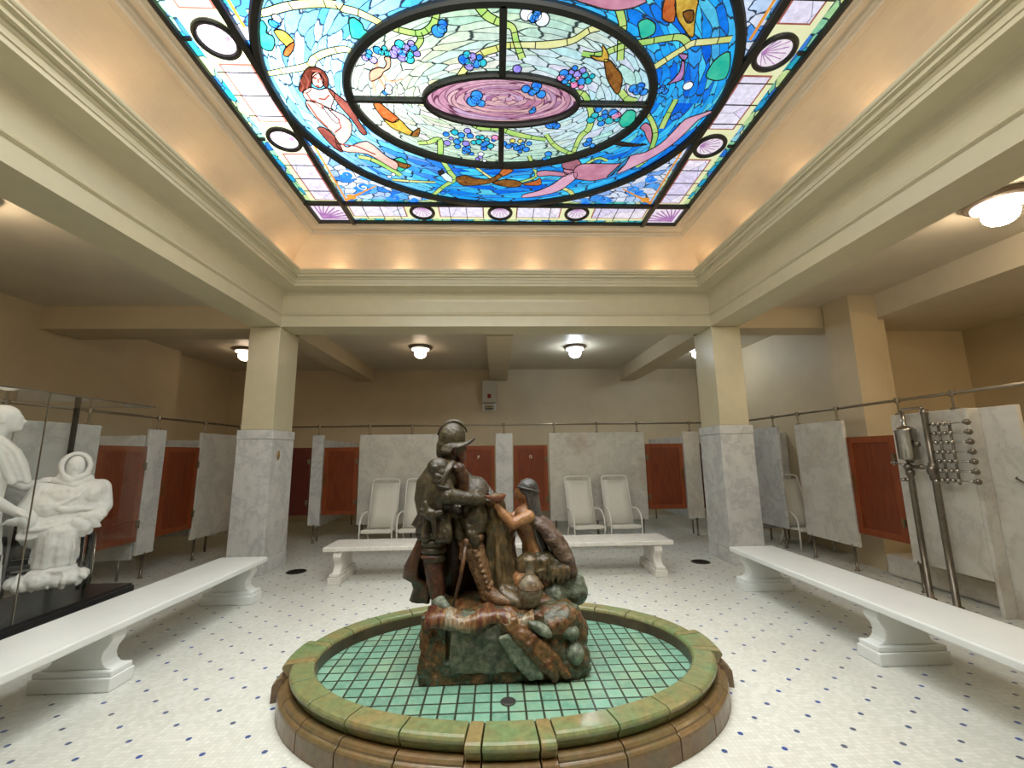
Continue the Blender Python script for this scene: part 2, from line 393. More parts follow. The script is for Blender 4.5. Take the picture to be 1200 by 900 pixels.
SKY = {'woman': [('hair', [(-1.662, 3.2), (-1.56, 3.05), (-1.485, 2.987), (-1.423, 2.985), (-1.377, 3.022), (-1.373, 3.101), (-1.409, 3.177), (-1.435, 3.152), (-1.425, 3.039), (-1.5, 3.088), (-1.564, 3.206), (-1.626, 3.233)]), ('skin', [(-1.487, 3.056), (-1.432, 3.024), (-1.416, 3.086), (-1.435, 3.152), (-1.481, 3.178), (-1.518, 3.146)]), ('skin', [(-1.637, 3.225), (-1.55, 3.172), (-1.488, 3.196), (-1.409, 3.177), (-1.368, 3.218), (-1.408, 3.308), (-1.459, 3.383), (-1.447, 3.411), (-1.527, 3.403), (-1.588, 3.33), (-1.646, 3.295)]), ('shade', [(-1.409, 3.177), (-1.368, 3.218), (-1.261, 3.378), (-1.264, 3.505), (-1.234, 3.639), (-1.234, 3.693), (-1.284, 3.694), (-1.313, 3.536), (-1.368, 3.381), (-1.395, 3.272)]), ('skin', [(-1.558, 3.329), (-1.447, 3.411), (-1.38, 3.458), (-1.336, 3.557), (-1.398, 3.719), (-1.513, 3.836), (-1.572, 3.814), (-1.547, 3.7), (-1.603, 3.594), (-1.658, 3.444), (-1.654, 3.313)]), ('skin', [(-1.572, 3.814), (-1.513, 3.836), (-1.475, 3.87), (-1.261, 3.784), (-1.129, 3.986), (-1.032, 4.101), (-1.075, 4.211), (-1.191, 4.091), (-1.315, 3.965), (-1.5, 3.944), (-1.569, 3.897)]), ('shade', [(-1.68, 3.627), (-1.611, 3.615), (-1.555, 3.722), (-1.547, 3.933), (-1.599, 3.909), (-1.648, 3.792)]), ('pale', [(-1.528, 3.366), (-1.489, 3.383), (-1.433, 3.518), (-1.463, 3.56), (-1.496, 3.52)])], 'swimmer': [('hair2', [(0.724, 4.079), (0.759, 4.012), (0.866, 3.996), (0.936, 4.075), (0.933, 4.157), (0.873, 4.187), (0.795, 4.174), (0.755, 4.161)]), ('skin2', [(0.755, 4.161), (0.795, 4.174), (0.873, 4.187), (0.847, 4.259), (0.787, 4.246)]), ('skin2', [(0.469, 4.223), (0.57, 4.193), (0.804, 4.231), (0.794, 4.289), (0.629, 4.278), (0.496, 4.295)]), ('skin3', [(0.916, 4.214), (0.919, 4.332), (0.766, 4.555), (0.542, 4.659), (0.337, 4.697), (0.353, 4.629), (0.512, 4.559), (0.678, 4.428), (0.799, 4.26)]), ('skin2', [(0.873, 4.187), (0.945, 4.075), (1.297, 4.067), (1.367, 4.053), (1.337, 4.177), (1.282, 4.295), (1.121, 4.358), (1.019, 4.345), (0.916, 4.317)]), ('belt', [(1.367, 4.053), (1.432, 3.933), (1.417, 4.065), (1.313, 4.265), (1.268, 4.28)]), ('skin3', [(1.432, 3.933), (1.567, 3.88), (1.685, 3.744), (1.744, 3.573), (1.792, 3.435), (1.9, 3.373), (1.976, 3.332), (2.002, 3.351), (1.918, 3.443), (1.878, 3.57), (1.815, 3.741), (1.693, 3.928), (1.538, 4.09), (1.363, 4.234), (1.417, 4.065)]), ('skin2', [(1.401, 3.548), (1.428, 3.485), (1.492, 3.525), (1.548, 3.632), (1.577, 3.758), (1.501, 3.667), (1.461, 3.601)])], 'swimmer2': [('skin2', [(0.576, 2.417), (0.678, 2.453), (0.793, 2.479), (0.886, 2.482), (0.999, 2.456), (1.048, 2.404)])], 'fish': [[('gold', [(-1.611, 2.693), (-1.552, 2.685), (-1.517, 2.716), (-1.501, 2.774), (-1.536, 2.836), (-1.602, 2.894), (-1.635, 2.881), (-1.581, 2.81), (-1.603, 2.764)]), ('rust', [(-1.501, 2.774), (-1.536, 2.836), (-1.602, 2.894), (-1.635, 2.881), (-1.588, 2.824)])], [('rust', [(-1.071, 3.346), (-1.018, 3.317), (-0.956, 3.399), (-0.881, 3.506), (-0.954, 3.548), (-1.033, 3.489)]), ('gold', [(-1.033, 3.489), (-0.954, 3.548), (-0.881, 3.506), (-0.823, 3.608), (-0.785, 3.661), (-0.818, 3.706), (-0.9, 3.664), (-0.982, 3.601)]), ('brown', [(-0.785, 3.661), (-0.709, 3.606), (-0.745, 3.716), (-0.818, 3.706)])], [('brown', [(0.877, 2.854), (0.937, 2.874), (0.995, 2.933), (1.053, 2.986), (1.084, 3.066), (1.089, 3.16), (1.064, 3.178), (1.001, 3.11), (0.943, 3.029), (0.904, 2.935)]), ('gold', [(0.833, 2.735), (0.901, 2.817), (0.909, 2.875), (0.875, 2.876), (0.81, 2.863), (0.755, 2.828), (0.851, 2.832)])], [('mauve', [(1.471, 3.082), (1.509, 3.015), (1.525, 2.935), (1.5, 2.845), (1.527, 2.859), (1.567, 2.95), (1.574, 3.03), (1.519, 3.056)]), ('mauve', [(1.5, 2.845), (1.451, 2.796), (1.528, 2.801), (1.527, 2.859)])], [('brown', [(-0.438, 4.343), (-0.329, 4.296), (-0.188, 4.353), (-0.043, 4.35), (0.053, 4.26), (0.082, 4.318), (-0.044, 4.426), (-0.243, 4.477), (-0.39, 4.464)]), ('rust', [(0.053, 4.26), (0.099, 4.174), (0.213, 4.2), (0.101, 4.303)]), ('pale', [(-0.611, 4.273), (-0.541, 4.243), (-0.475, 4.329), (-0.484, 4.419), (-0.558, 4.39)]), ('dark', [(-0.624, 4.23), (-0.573, 4.201), (-0.552, 4.257), (-0.614, 4.302)])], [('brown', [(-0.024, 4.426), (0.102, 4.362), (0.249, 4.375), (0.321, 4.435), (0.255, 4.499), (0.105, 4.486)]), ('rust', [(0.321, 4.435), (0.474, 4.37), (0.518, 4.324), (0.54, 4.446), (0.423, 4.464)])], [('dark', [(1.181, 3.778), (1.296, 3.752), (1.407, 3.773), (1.55, 3.782), (1.445, 3.809), (1.314, 3.811)])], [('brown', [(-1.088, 4.037), (-0.996, 4.1), (-0.895, 4.139), (-0.961, 4.195), (-1.044, 4.155)])]], 'seahorse': [('gold', [(1.259, 2.393), (1.318, 2.518), (1.393, 2.59), (1.476, 2.658), (1.505, 2.651), (1.467, 2.556), (1.438, 2.467), (1.407, 2.389)]), ('rust', [(1.182, 2.395), (1.218, 2.532), (1.312, 2.548), (1.253, 2.393)]), ('brown', [(1.346, 2.482), (1.414, 2.468), (1.446, 2.539), (1.408, 2.552)])], 'anemone': [('coral', [(-1.018, 3.037), (-0.986, 2.997), (-0.925, 2.973), (-0.886, 2.98), (-0.853, 2.934), (-0.862, 2.89), (-0.817, 2.867), (-0.816, 2.918), (-0.838, 2.978), (-0.894, 3.011), (-0.925, 3.051), (-0.985, 3.092), (-1.03, 3.101)])], 'tent': [[(-0.918, 3.027), (-0.9, 3.09), (-0.849, 3.113), (-0.757, 3.078)], [(-0.955, 3.059), (-0.934, 3.14), (-0.923, 3.208)], [(-1.004, 3.084), (-1.018, 3.159), (-1.035, 3.245)], [(-0.947, 2.981), (-0.928, 2.936), (-0.936, 2.892)]], 'leaf': [[(-1.037, 2.604), (-0.994, 2.585), (-0.953, 2.626), (-0.948, 2.669), (-0.907, 2.7), (-0.982, 2.741), (-1.061, 2.73)], [(-1.664, 2.62), (-1.647, 2.669), (-1.677, 2.714), (-1.64, 2.739), (-1.658, 2.799), (-1.712, 2.855), (-1.766, 2.835), (-1.762, 2.735)], [(1.767, 2.993), (1.761, 2.868), (1.799, 2.794), (1.852, 2.778), (1.925, 2.91), (1.941, 3.005), (1.867, 3.031)], [(1.055, 2.567), (1.107, 2.535), (1.184, 2.576), (1.198, 2.646), (1.121, 2.687), (1.082, 2.629)], [(1.174, 3.48), (1.218, 3.359), (1.303, 3.377), (1.321, 3.508), (1.239, 3.563)], [(-1.135, 4.116), (-0.978, 4.021), (-0.931, 4.139), (-1.029, 4.252)]], 'vine': [[(-1.731, 2.581), (-1.614, 2.572), (-1.412, 2.52), (-1.199, 2.498), (-1.086, 2.506)], [(-1.9, 3.074), (-1.687, 3.03), (-1.481, 2.979), (-1.415, 2.918), (-1.279, 2.858), (-1.141, 2.833), (-1.087, 2.867)], [(-1.066, 2.5), (-1.052, 2.528), (-0.955, 2.554), (-0.818, 2.623)], [(-0.745, 2.652), (-0.682, 2.675), (-0.579, 2.692), (-0.507, 2.677), (-0.436, 2.619), (-0.399, 2.528)], [(-0.56, 2.691), (-0.55, 2.743), (-0.6, 2.806)], [(-0.108, 2.48), (-0.05, 2.548), (0.011, 2.582), (0.073, 2.605), (0.142, 2.635), (0.172, 2.738), (0.226, 2.877)], [(-0.288, 3.059), (-0.21, 2.948), (-0.09, 2.842), (0.01, 2.804), (0.089, 2.774), (0.206, 2.764), (0.403, 2.759), (0.594, 2.721), (0.707, 2.639), (0.783, 2.612)], [(0.693, 2.822), (0.817, 2.833), (0.938, 2.78), (1.028, 2.744), (1.183, 2.712), (1.273, 2.69), (1.411, 2.673), (1.49, 2.718)], [(1.293, 2.941), (1.398, 2.833), (1.486, 2.753), (1.53, 2.717), (1.642, 2.701), (1.808, 2.676)], [(0.835, 2.41), (0.895, 2.493), (0.952, 2.601), (0.968, 2.698), (1.012, 2.872)], [(0.69, 3.178), (0.784, 3.202), (0.853, 3.31), (0.904, 3.435), (0.914, 3.591), (0.853, 3.704), (0.824, 3.92)], [(1.096, 3.16), (1.18, 3.238), (1.265, 3.263)], [(1.358, 3.375), (1.466, 3.453), (1.582, 3.632), (1.62, 3.805), (1.626, 3.994), (1.551, 4.131)], [(0.51, 3.677), (0.615, 3.826), (0.762, 3.922), (0.856, 3.945)], [(-0.556, 4.065), (-0.488, 4.27), (-0.461, 4.388), (-0.593, 4.515), (-0.736, 4.682)], [(-0.764, 3.82), (-0.651, 3.806), (-0.544, 3.768), (-0.562, 3.974)], [(-0.233, 3.532), (-0.14, 3.604), (-0.033, 3.612), (0.09, 3.631), (0.259, 3.694), (0.518, 3.746)], [(1.618, 3.237), (1.615, 3.419), (1.619, 3.576)], [(-0.217, 4.152), (-0.109, 4.278), (0.005, 4.395)], [(0.365, 3.981), (0.425, 4.153), (0.46, 4.326), (0.203, 4.453)], [(-1.158, 4.401), (-0.922, 4.427), (-0.681, 4.438)], [(0.943, 4.157), (1.096, 4.005), (1.216, 4.042)], [(0.756, 4.49), (0.904, 4.585), (0.963, 4.686)], [(-1.423, 4.03), (-1.264, 4.092), (-1.045, 4.325)]], 'berry': [(-0.378, 2.648, 0.037, 'blue'), (-0.41, 2.666, 0.049, 'blue'), (-0.369, 2.613, 0.035, 'blue'), (-0.683, 2.829, 0.025, 'purple'), (-0.711, 2.844, 0.04, 'blue'), (-0.672, 2.798, 0.029, 'purple'), (-0.654, 2.858, 0.03, 'teal'), (-0.747, 2.823, 0.04, 'purple'), (-0.615, 2.801, 0.029, 'blue'), (-0.716, 2.882, 0.04, 'purple'), (-0.713, 2.779, 0.04, 'teal'), (-0.598, 2.848, 0.028, 'purple'), (-0.782, 2.856, 0.037, 'purple'), (-0.626, 2.766, 0.026, 'purple'), (-0.664, 2.899, 0.037, 'teal'), (-0.848, 2.833, 0.022, 'teal'), (-0.869, 2.845, 0.024, 'teal'), (-0.838, 2.809, 0.02, 'teal'), (-0.826, 2.855, 0.028, 'teal'), (-0.896, 2.828, 0.033, 'blue'), (-0.978, 2.879, 0.026, 'blue'), (-1.009, 2.895, 0.026, 'purple'), (-0.964, 2.846, 0.023, 'blue'), (-0.951, 2.91, 0.032, 'purple'), (-0.173, 2.895, 0.028, 'purple'), (-0.197, 2.909, 0.039, 'teal'), (-0.168, 2.865, 0.036, 'purple'), (-0.142, 2.923, 0.04, 'blue'), (-0.234, 2.889, 0.046, 'blue'), (-0.113, 2.868, 0.027, 'blue'), (-0.196, 2.945, 0.039, 'purple'), (-0.208, 2.847, 0.032, 'teal'), (-0.091, 2.913, 0.035, 'teal'), (-0.157, 3.269, 0.047, 'blue'), (-0.187, 3.29, 0.054, 'blue'), (-0.15, 3.228, 0.052, 'blue'), (-0.117, 3.309, 0.038, 'blue'), (0.309, 2.533, 0.035, 'blue'), (0.284, 2.548, 0.039, 'blue'), (0.311, 2.503, 0.033, 'blue'), (0.35, 2.561, 0.054, 'white'), (0.238, 2.527, 0.05, 'white'), (0.693, 3.035, 0.023, 'pink'), (0.669, 3.053, 0.028, 'teal'), (0.69, 3.0, 0.036, 'purple'), (0.737, 3.069, 0.038, 'blue'), (0.62, 3.028, 0.034, 'blue'), (0.754, 3.004, 0.028, 'teal'), (0.681, 3.096, 0.038, 'pink'), (0.639, 2.978, 0.025, 'purple'), (0.793, 3.057, 0.033, 'teal'), (0.598, 3.066, 0.028, 'blue'), (0.727, 2.964, 0.029, 'purple'), (0.744, 3.115, 0.025, 'pink'), (0.578, 2.995, 0.04, 'blue'), (0.815, 3.013, 0.024, 'teal'), (0.628, 3.115, 0.03, 'teal'), (0.658, 2.942, 0.024, 'blue'), (0.576, 3.022, 0.022, 'pink'), (0.557, 3.035, 0.031, 'pink'), (0.361, 3.16, 0.036, 'blue'), (0.331, 3.182, 0.036, 'blue'), (0.363, 3.117, 0.044, 'blue'), (0.411, 3.202, 0.041, 'blue'), (0.276, 3.151, 0.039, 'blue'), (0.19, 2.961, 0.037, 'purple'), (0.358, 3.379, 0.024, 'blue'), (0.343, 3.39, 0.024, 'blue'), (0.359, 3.356, 0.018, 'blue'), (0.557, 3.525, 0.042, 'blue'), (0.537, 3.542, 0.052, 'blue'), (0.557, 3.491, 0.036, 'blue'), (0.594, 3.557, 0.038, 'blue'), (1.024, 3.432, 0.035, 'blue'), (0.996, 3.457, 0.033, 'teal'), (1.017, 3.384, 0.027, 'blue'), (1.084, 3.48, 0.042, 'teal'), (0.933, 3.422, 0.035, 'teal'), (1.097, 3.39, 0.043, 'blue'), (1.016, 3.517, 0.034, 'blue'), (0.95, 3.354, 0.033, 'blue'), (1.153, 3.464, 0.031, 'teal'), (0.908, 3.475, 0.04, 'teal'), (1.132, 3.42, 0.046, 'pink'), (1.12, 3.431, 0.042, 'pink'), (-0.331, 3.752, 0.027, 'teal'), (-0.37, 3.781, 0.037, 'blue'), (-0.321, 3.695, 0.035, 'blue'), (-0.284, 3.808, 0.037, 'purple'), (-0.426, 3.74, 0.022, 'purple'), (-0.236, 3.702, 0.034, 'blue'), (-0.371, 3.852, 0.032, 'blue'), (-0.382, 3.66, 0.035, 'teal'), (-0.204, 3.79, 0.03, 'teal'), (-0.472, 3.803, 0.036, 'purple'), (-0.258, 3.637, 0.034, 'purple'), (-0.293, 3.885, 0.036, 'blue'), (-0.469, 3.686, 0.031, 'blue'), (-0.158, 3.717, 0.023, 'teal'), (-0.079, 3.793, 0.035, 'blue'), (-0.107, 3.816, 0.035, 'blue'), (-0.073, 3.749, 0.024, 'teal'), (-0.039, 3.837, 0.035, 'teal'), (-0.153, 3.784, 0.036, 'teal'), (-0.007, 3.754, 0.021, 'blue'), (-0.105, 3.871, 0.032, 'blue'), (-0.122, 3.721, 0.029, 'teal'), (0.007, 3.722, 0.036, 'pink'), (0.179, 3.812, 0.022, 'blue'), (0.147, 3.838, 0.034, 'blue'), (0.183, 3.758, 0.026, 'yellow'), (0.23, 3.864, 0.035, 'blue'), (0.09, 3.8, 0.037, 'blue'), (0.262, 3.764, 0.027, 'yellow'), (0.284, 3.833, 0.027, 'blue'), (0.258, 3.855, 0.035, 'blue'), (0.286, 3.789, 0.023, 'blue'), (0.326, 3.876, 0.036, 'blue'), (0.211, 3.824, 0.029, 'blue'), (0.351, 3.794, 0.028, 'blue'), (0.265, 3.909, 0.022, 'blue'), (-0.274, 3.906, 0.032, 'blue'), (-0.305, 3.93, 0.028, 'blue'), (-0.266, 3.858, 0.027, 'blue'), (-0.235, 3.953, 0.024, 'blue'), (0.565, 3.99, 0.031, 'teal'), (0.538, 4.015, 0.029, 'blue'), (0.564, 3.94, 0.038, 'blue'), (0.614, 4.039, 0.037, 'blue'), (0.953, 3.771, 0.03, 'blue'), (0.933, 3.79, 0.034, 'blue'), (0.949, 3.733, 0.03, 'blue'), (0.996, 3.808, 0.028, 'blue'), (1.259, 3.13, 0.031, 'blue'), (1.242, 3.144, 0.043, 'blue'), (1.252, 3.101, 0.038, 'blue'), (1.299, 3.157, 0.035, 'blue'), (1.199, 3.124, 0.04, 'blue'), (1.658, 3.086, 0.043, 'white'), (1.707, 3.407, 0.041, 'blue'), (1.685, 3.429, 0.037, 'blue'), (1.451, 3.125, 0.031, 'blue'), (1.438, 3.136, 0.035, 'blue'), (1.445, 3.103, 0.022, 'blue'), (1.483, 3.146, 0.029, 'blue'), (-0.146, 4.004, 0.026, 'purple'), (-0.177, 4.029, 0.024, 'purple'), (-0.14, 3.954, 0.032, 'white'), (-0.105, 4.053, 0.022, 'white'), (-1.124, 4.297, 0.026, 'white'), (-1.179, 4.338, 0.026, 'white'), (0.479, 4.125, 0.036, 'blue'), (0.45, 4.152, 0.03, 'blue'), (0.479, 4.071, 0.034, 'blue'), (-0.561, 4.579, 0.024, 'blue'), (-0.614, 4.624, 0.032, 'blue'), (-0.906, 3.199, 0.034, 'white'), (-0.935, 3.216, 0.024, 'blue'), (-0.893, 3.164, 0.032, 'white'), (-1.56, 2.63, 0.029, 'blue'), (-1.587, 2.642, 0.033, 'blue'), (-1.545, 2.605, 0.033, 'white')], 'stroke': [[(-1.48, 3.072), (-1.457, 3.068)], [(-1.436, 3.075), (-1.417, 3.078)], [(-1.448, 3.079), (-1.458, 3.112)], [(-1.493, 3.145), (-1.466, 3.149)], [(-1.601, 3.224), (-1.598, 3.285), (-1.554, 3.302)], [(-1.52, 3.274), (-1.472, 3.282), (-1.418, 3.237)], [(-1.52, 3.328), (-1.535, 3.384)], [(-1.64, 3.331), (-1.621, 3.483), (-1.575, 3.604)], [(-1.437, 3.488), (-1.446, 3.601), (-1.527, 3.667)], [(-1.526, 3.824), (-1.381, 3.845), (-1.228, 3.963)], [(-1.599, 3.091), (-1.6, 3.156), (-1.644, 3.208)], [(-1.397, 3.039), (-1.387, 3.102)], [(-1.536, 3.042), (-1.535, 3.105), (-1.578, 3.172)], [(-1.464, 3.002), (-1.398, 3.008)]]}
# ------------------------------------------------------------------ room measures
XC, YC = .07, 3.28
HW, HL = 3.22, 2.82            # half size of the opening under the ceiling light well
ZC = 3.75                      # aisle ceiling
YB = YC + HL                   # 6.10
XL, XR = XC - HW, XC + HW      # -3.15, 3.29

# ---- floor
struct('floor', MB().box(-7.2, 8.0, -3.3, 11.3, -.12, 0), M['floor'])
# ---- walls
w = MB(); w.box(-7.0, 7.9, 10.9, 11.1, 0, 3.95); struct('wall_back', w, M['wall'])
w = MB(); w.box(-6.75, -6.55, -3.2, 8.84, 0, 3.95); w.box(-6.95, -6.75, -3.2, 10.9, 0, 3.95); struct('wall_left', w, M['wall'])
w = MB(); w.box(5.35, 5.55, 6.5, 10.9, 0, 3.75); w.box(5.55, 7.7, 6.3, 6.5, 0, 3.75); w.box(7.5, 7.7, -3.2, 6.3, 0, 3.75); struct('wall_right', w, M['wall'])
w = MB(); w.box(-7.0, 7.9, -3.2, -3.0, 0, 3.95); struct('wall_front', w, M['wall'])
w = MB(); w.box(5.05, 5.45, 5.6, 6.07, 0, ZC); w.box(5.45, 5.6, 5.66, 6.07, 0, 3.41); w.box(5.35, 5.55, 6.07, 6.5, 0, ZC); struct('wall_pier', w, M['wall'])
# ---- ceiling of the aisles (open above the well)
w = MB()
w.box(-6.95, XL-.44, -3.2, 10.9, ZC, ZC+.2); w.box(XR+.44, 5.45, -3.2, 10.9, ZC, ZC+.2)
w.box(XL-.44, XR+.44, YB+.58, 10.9, ZC, ZC+.2); w.box(XL-.44, XR+.44, -3.2, YC-HL-.58, ZC, ZC+.2)
w.box(5.45, 7.7, -3.2, 6.5, 3.41, ZC+.2)
struct('ceiling', w, M['ceil'])
# ---- beams under the aisle ceilings
for bx in ((XL-.44, XL, YB+.58, 10.9, 3.45, ZC), (XR, XR+.44, YB+.58, 10.9, 3.45, ZC), (-.15, .29, YB+.58, 10.9, 3.45, ZC),
           (-6.55, XL-.44, YB, YB+.58, 3.41, ZC), (XR+.44, 5.45, YB, YB+.4, 3.41, ZC)):
    struct('ceiling_beam', MB().box(*bx), M['wall'])

# ---- mouldings round the well: one profile per trim, mitred round the rectangle
def ring(name, prof, mat):
    mb = MB(); k = len(prof)
    def cor(d, z):
        return [(XL+d, YC-HL+d, z), (XR-d, YC-HL+d, z), (XR-d, YB-d, z), (XL+d, YB-d, z)]
    C = [cor(*p) for p in prof]
    for i in range(k):
        a, b = C[i], C[(i+1) % k]
        for j in range(4):
            mb.quad(a[j], a[(j+1) % 4], b[(j+1) % 4], b[j])
    return struct(name, mb, mat)
def arc(cx, cz, rx, rz, a0, a1, n=8):
    return [(cx+rx*math.cos(a0+(a1-a0)*i/n), cz+rz*math.sin(a0+(a1-a0)*i/n)) for i in range(n+1)]
# beam with fascia, bead and frieze
ring('trim_1', [(-.44,3.96),(-.44,3.44),(0,3.44),(0,3.60),(.012,3.605),(.03,3.615),(.034,3.63),(.022,3.645),(.008,3.65),(0,3.66),(0,3.82),
     (.006,3.86),(.02,3.90),(.05,3.935),(.085,3.95),(.085,4.4),(-.44,4.4)], M['cream'])
# stepped cornice with the light trough behind its lip
ring('trim_2', [(.085,3.951),(.30,3.951),(.30,3.988),(.312,3.99),(.312,4.035),(.325,4.04),(.33,4.048)] + arc(.40,4.045,.07,.05,PI,PI/2,6) +
     [(.41,4.098),(.41,4.112)] + arc(.41,4.135,.023,.023,-PI/2,PI/2,6) + [(.375,4.16),(.375,4.06),(.205,4.06),(.085,4.06)], M['cream'])
# coved band
ring('trim_3', [(.205,4.06)] + [(.205+.385*(1-math.cos(t)), 4.20+.345*math.sin(t)) for t in [i*PI/2/12 for i in range(13)]] + [(.59,4.60),(.1,4.60),(.1,4.06)], M['cove'])
# upper moulding that carries the skylight
ring('trim_4', [(.592,4.545),(.64,4.545),(.645,4.565),(.66,4.572)] + arc(.70,4.572,.035,.03,PI,PI/2,6) + [(.72,4.602),(.72,4.585),(.76,4.585),(.765,4.605),(.805,4.61),(.805,4.72),(.592,4.72)], M['cove'])

# ------------------------------------------------------------------ glass materials of the skylight
def backlight(t):
    o = t.xyz(t.co())
    dx = t.math('ADD', o[0], 1.95); dy = t.math('MULTIPLY', t.math('ADD', o[1], .45), 1.0)
    d = t.math('SQRT', t.math('ADD', t.math('MULTIPLY', dx, dx), t.math('MULTIPLY', dy, dy)))
    return t.math('MULTIPLY', t.ramp(t.math('DIVIDE', d, 4.0), [(0, (.85,)*3), (.2, (.60,)*3), (.36, (.30,)*3), (.55, (.225,)*3), (1, (.185,)*3)]), 6.6)
def glass_plain(name, c1, c2, scale=9):
    t = NT(name); f = t.noise(t.co(), scale, 4, .6)
    return t.emit(t.ramp(f, [(.3, c1), (.7, c2)]), backlight(t))
def glass_cells(name, stops, cell=(.16,.05), warp=.35, line=.045, line_col=(.02,.035,.06), rnd=1, col_by=None, uv=True, lineb=.2):
    """leaded panes: irregular cells along the flow of the mesh's UV, dark lead between them"""
    t = NT(name); u = t.co('UV' if uv else 'Object'); o = t.xyz(u)
    v = t.comb(t.math('DIVIDE', o[0], cell[0]), t.math('DIVIDE', o[1], cell[1]), 0)
    v = t.vmath('ADD', v, t.vmath('MULTIPLY', t.vmath('SUBTRACT', t.noise(v, .45, 3, .5, col=True), (.5,.5,.5)), (warp*4,)*3))
    def V(feature):
        nd = t.voro(v, 1, feature, rnd); nd.voronoi_dimensions = '2D'; return nd
    e = t.ramp(V('DISTANCE_TO_EDGE').outputs['Distance'], [(line*.6, (0,0,0)), (line*1.3, (1,1,1))])
    r = t.xyz(V('F1').outputs['Color'])
    c = t.ramp(r[0], stops)
    if col_by: c = col_by(t, c, r)
    mott = t.ramp(t.noise(t.co(), 16, 4, .65), [(.3, (.72,.72,.72)), (.7, (1.15,1.15,1.15))])
    c = t.mix(1, c, mott, 'MULTIPLY')
    return t.emit(t.mix(e, line_col, c), backlight(t))
def blue_by(t, c, r):
    o = t.xyz(t.co())
    # sunlit left side painted in as paler colour, mint streaks towards the back
    k = t.ramp(t.math('ADD', t.math('MULTIPLY', o[0], -.22), t.math('MULTIPLY', o[1], -.10)), [(.0, (0,0,0)), (.45, (1,1,1))])
    pale = t.ramp(r[1], [(.0, (.10,.42,.72)), (.35, (.22,.58,.76)), (.6, (.48,.72,.78)), (.85, (.66,.78,.74)), (1, (.05,.30,.68))])
    return t.mix(t.math('MULTIPLY', k, .8), c, pale)
def oval_by(t, c, r):
    o = t.xyz(t.co())
    right = t.ramp(t.math('ADD', t.math('MULTIPLY', o[0], .45), .45), [(.2, (0,0,0)), (.9, (1,1,1))])
    c2 = t.ramp(r[1], [(0, (.34,.60,.74)), (.4, (.46,.66,.76)), (.7, (.56,.56,.78)), (1, (.30,.64,.58))])
    c = t.mix(t.math('MULTIPLY', right, .8), c, c2)
    low = t.ramp(t.math('ABSOLUTE', o[1]), [(.42, (0,0,0)), (.78, (1,1,1))])
    c3 = t.ramp(r[2], [(0, (.26,.52,.32)), (.5, (.38,.62,.48)), (1, (.52,.62,.34))])
    return t.mix(t.math('MULTIPLY', low, .75), c, c3)
G = {}
G['blue'] = glass_cells('blue leaded glass', [(0, (.005,.10,.62)), (.25, (.01,.22,.72)), (.45, (.02,.36,.80)), (.65, (.06,.52,.78)), (.82, (.01,.16,.68)), (1, (.10,.55,.62))], (.24,.058), .42, .05, col_by=blue_by)
G['oval'] = glass_cells('pale leaded glass', [(0, (.42,.56,.36)), (.3, (.56,.60,.50)), (.6, (.42,.60,.52)), (.8, (.58,.54,.56)), (1, (.52,.56,.32))], (.21,.056), .26, .045, line_col=(.03,.045,.045), col_by=oval_by)
G['pink'] = glass_cells('pink leaded glass', [(0, (.38,.17,.26)), (.35, (.48,.28,.36)), (.6, (.52,.33,.32)), (.8, (.44,.30,.44)), (1, (.30,.13,.25))], (.30,.034), .3, .07, line_col=(.10,.03,.06))
G['spandrel'] = glass_cells('spandrel leaded glass', [(0, (.02,.16,.66)), (.3, (.10,.36,.76)), (.5, (.52,.62,.80)), (.75, (.64,.66,.74)), (1, (.04,.26,.72))], (.14,.10), .6, .05, uv=False)
G['leafband'] = glass_cells('leaf band glass', [(0, (.02,.26,.50)), (.3, (.03,.42,.42)), (.5, (.30,.56,.28)), (.68, (.56,.60,.24)), (.82, (.02,.14,.52)), (1, (.30,.66,.62))], (.11,.06), .3, .06)
G['lavender'] = glass_cells('lavender glass', [(0, (.60,.54,.74)), (.4, (.70,.66,.80)), (.7, (.76,.70,.76)), (1, (.66,.66,.82))], (.5,.5), .1, .004)
G['cream'] = glass_plain('cream lime glass', (.62,.64,.34), (.70,.70,.46), 7)
G['amber'] = glass_plain('amber glass', (.56,.18,.02), (.70,.34,.06), 9)
G['brownline'] = glass_plain('brown glass', (.24,.07,.05), (.34,.12,.09), 9)
G['shell'] = glass_plain('shell glass', (.62,.54,.62), (.76,.70,.74), 20)
G['green'] = glass_plain('vine green glass', (.20,.46,.10), (.46,.56,.18), 6)
G['yellowgreen'] = glass_plain('vine yellow glass', (.46,.50,.12), (.62,.62,.34), 5)
G['leaf'] = glass_plain('leaf glass', (.01,.34,.26), (.06,.48,.30), 9)
G['skin'] = glass_plain('pale skin glass', (.50,.24,.20), (.66,.44,.38), 8)
G['shade'] = glass_plain('red brown skin glass', (.11,.022,.02), (.24,.075,.055), 9)
G['skin2'] = glass_plain('rose skin glass', (.36,.13,.20), (.50,.24,.32), 8)
G['skin3'] = glass_plain('pink skin glass', (.50,.24,.36), (.60,.36,.46), 8)
G['hair'] = glass_plain('brown hair glass', (.045,.010,.006), (.12,.03,.018), 16)
G['hair2'] = glass_plain('rose brown hair glass', (.22,.08,.12), (.34,.14,.18), 16)
G['belt'] = glass_plain('blue sash glass', (.02,.14,.34), (.04,.24,.46), 9)
G['pale'] = glass_plain('pale blue glass', (.42,.54,.72), (.60,.70,.78), 9)
G['gold'] = glass_plain('gold fish glass', (.34,.17,.015), (.56,.40,.07), 22)
G['rust'] = glass_plain('rust fish glass', (.32,.05,.012), (.46,.15,.04), 22)
G['brown'] = glass_plain('brown fish glass', (.07,.022,.008), (.28,.12,.025), 20)
G['mauve'] = glass_plain('mauve fish glass', (.22,.10,.30), (.50,.24,.46), 20)
G['dark'] = glass_plain('black glass', (.01,.01,.012), (.05,.03,.02), 12)
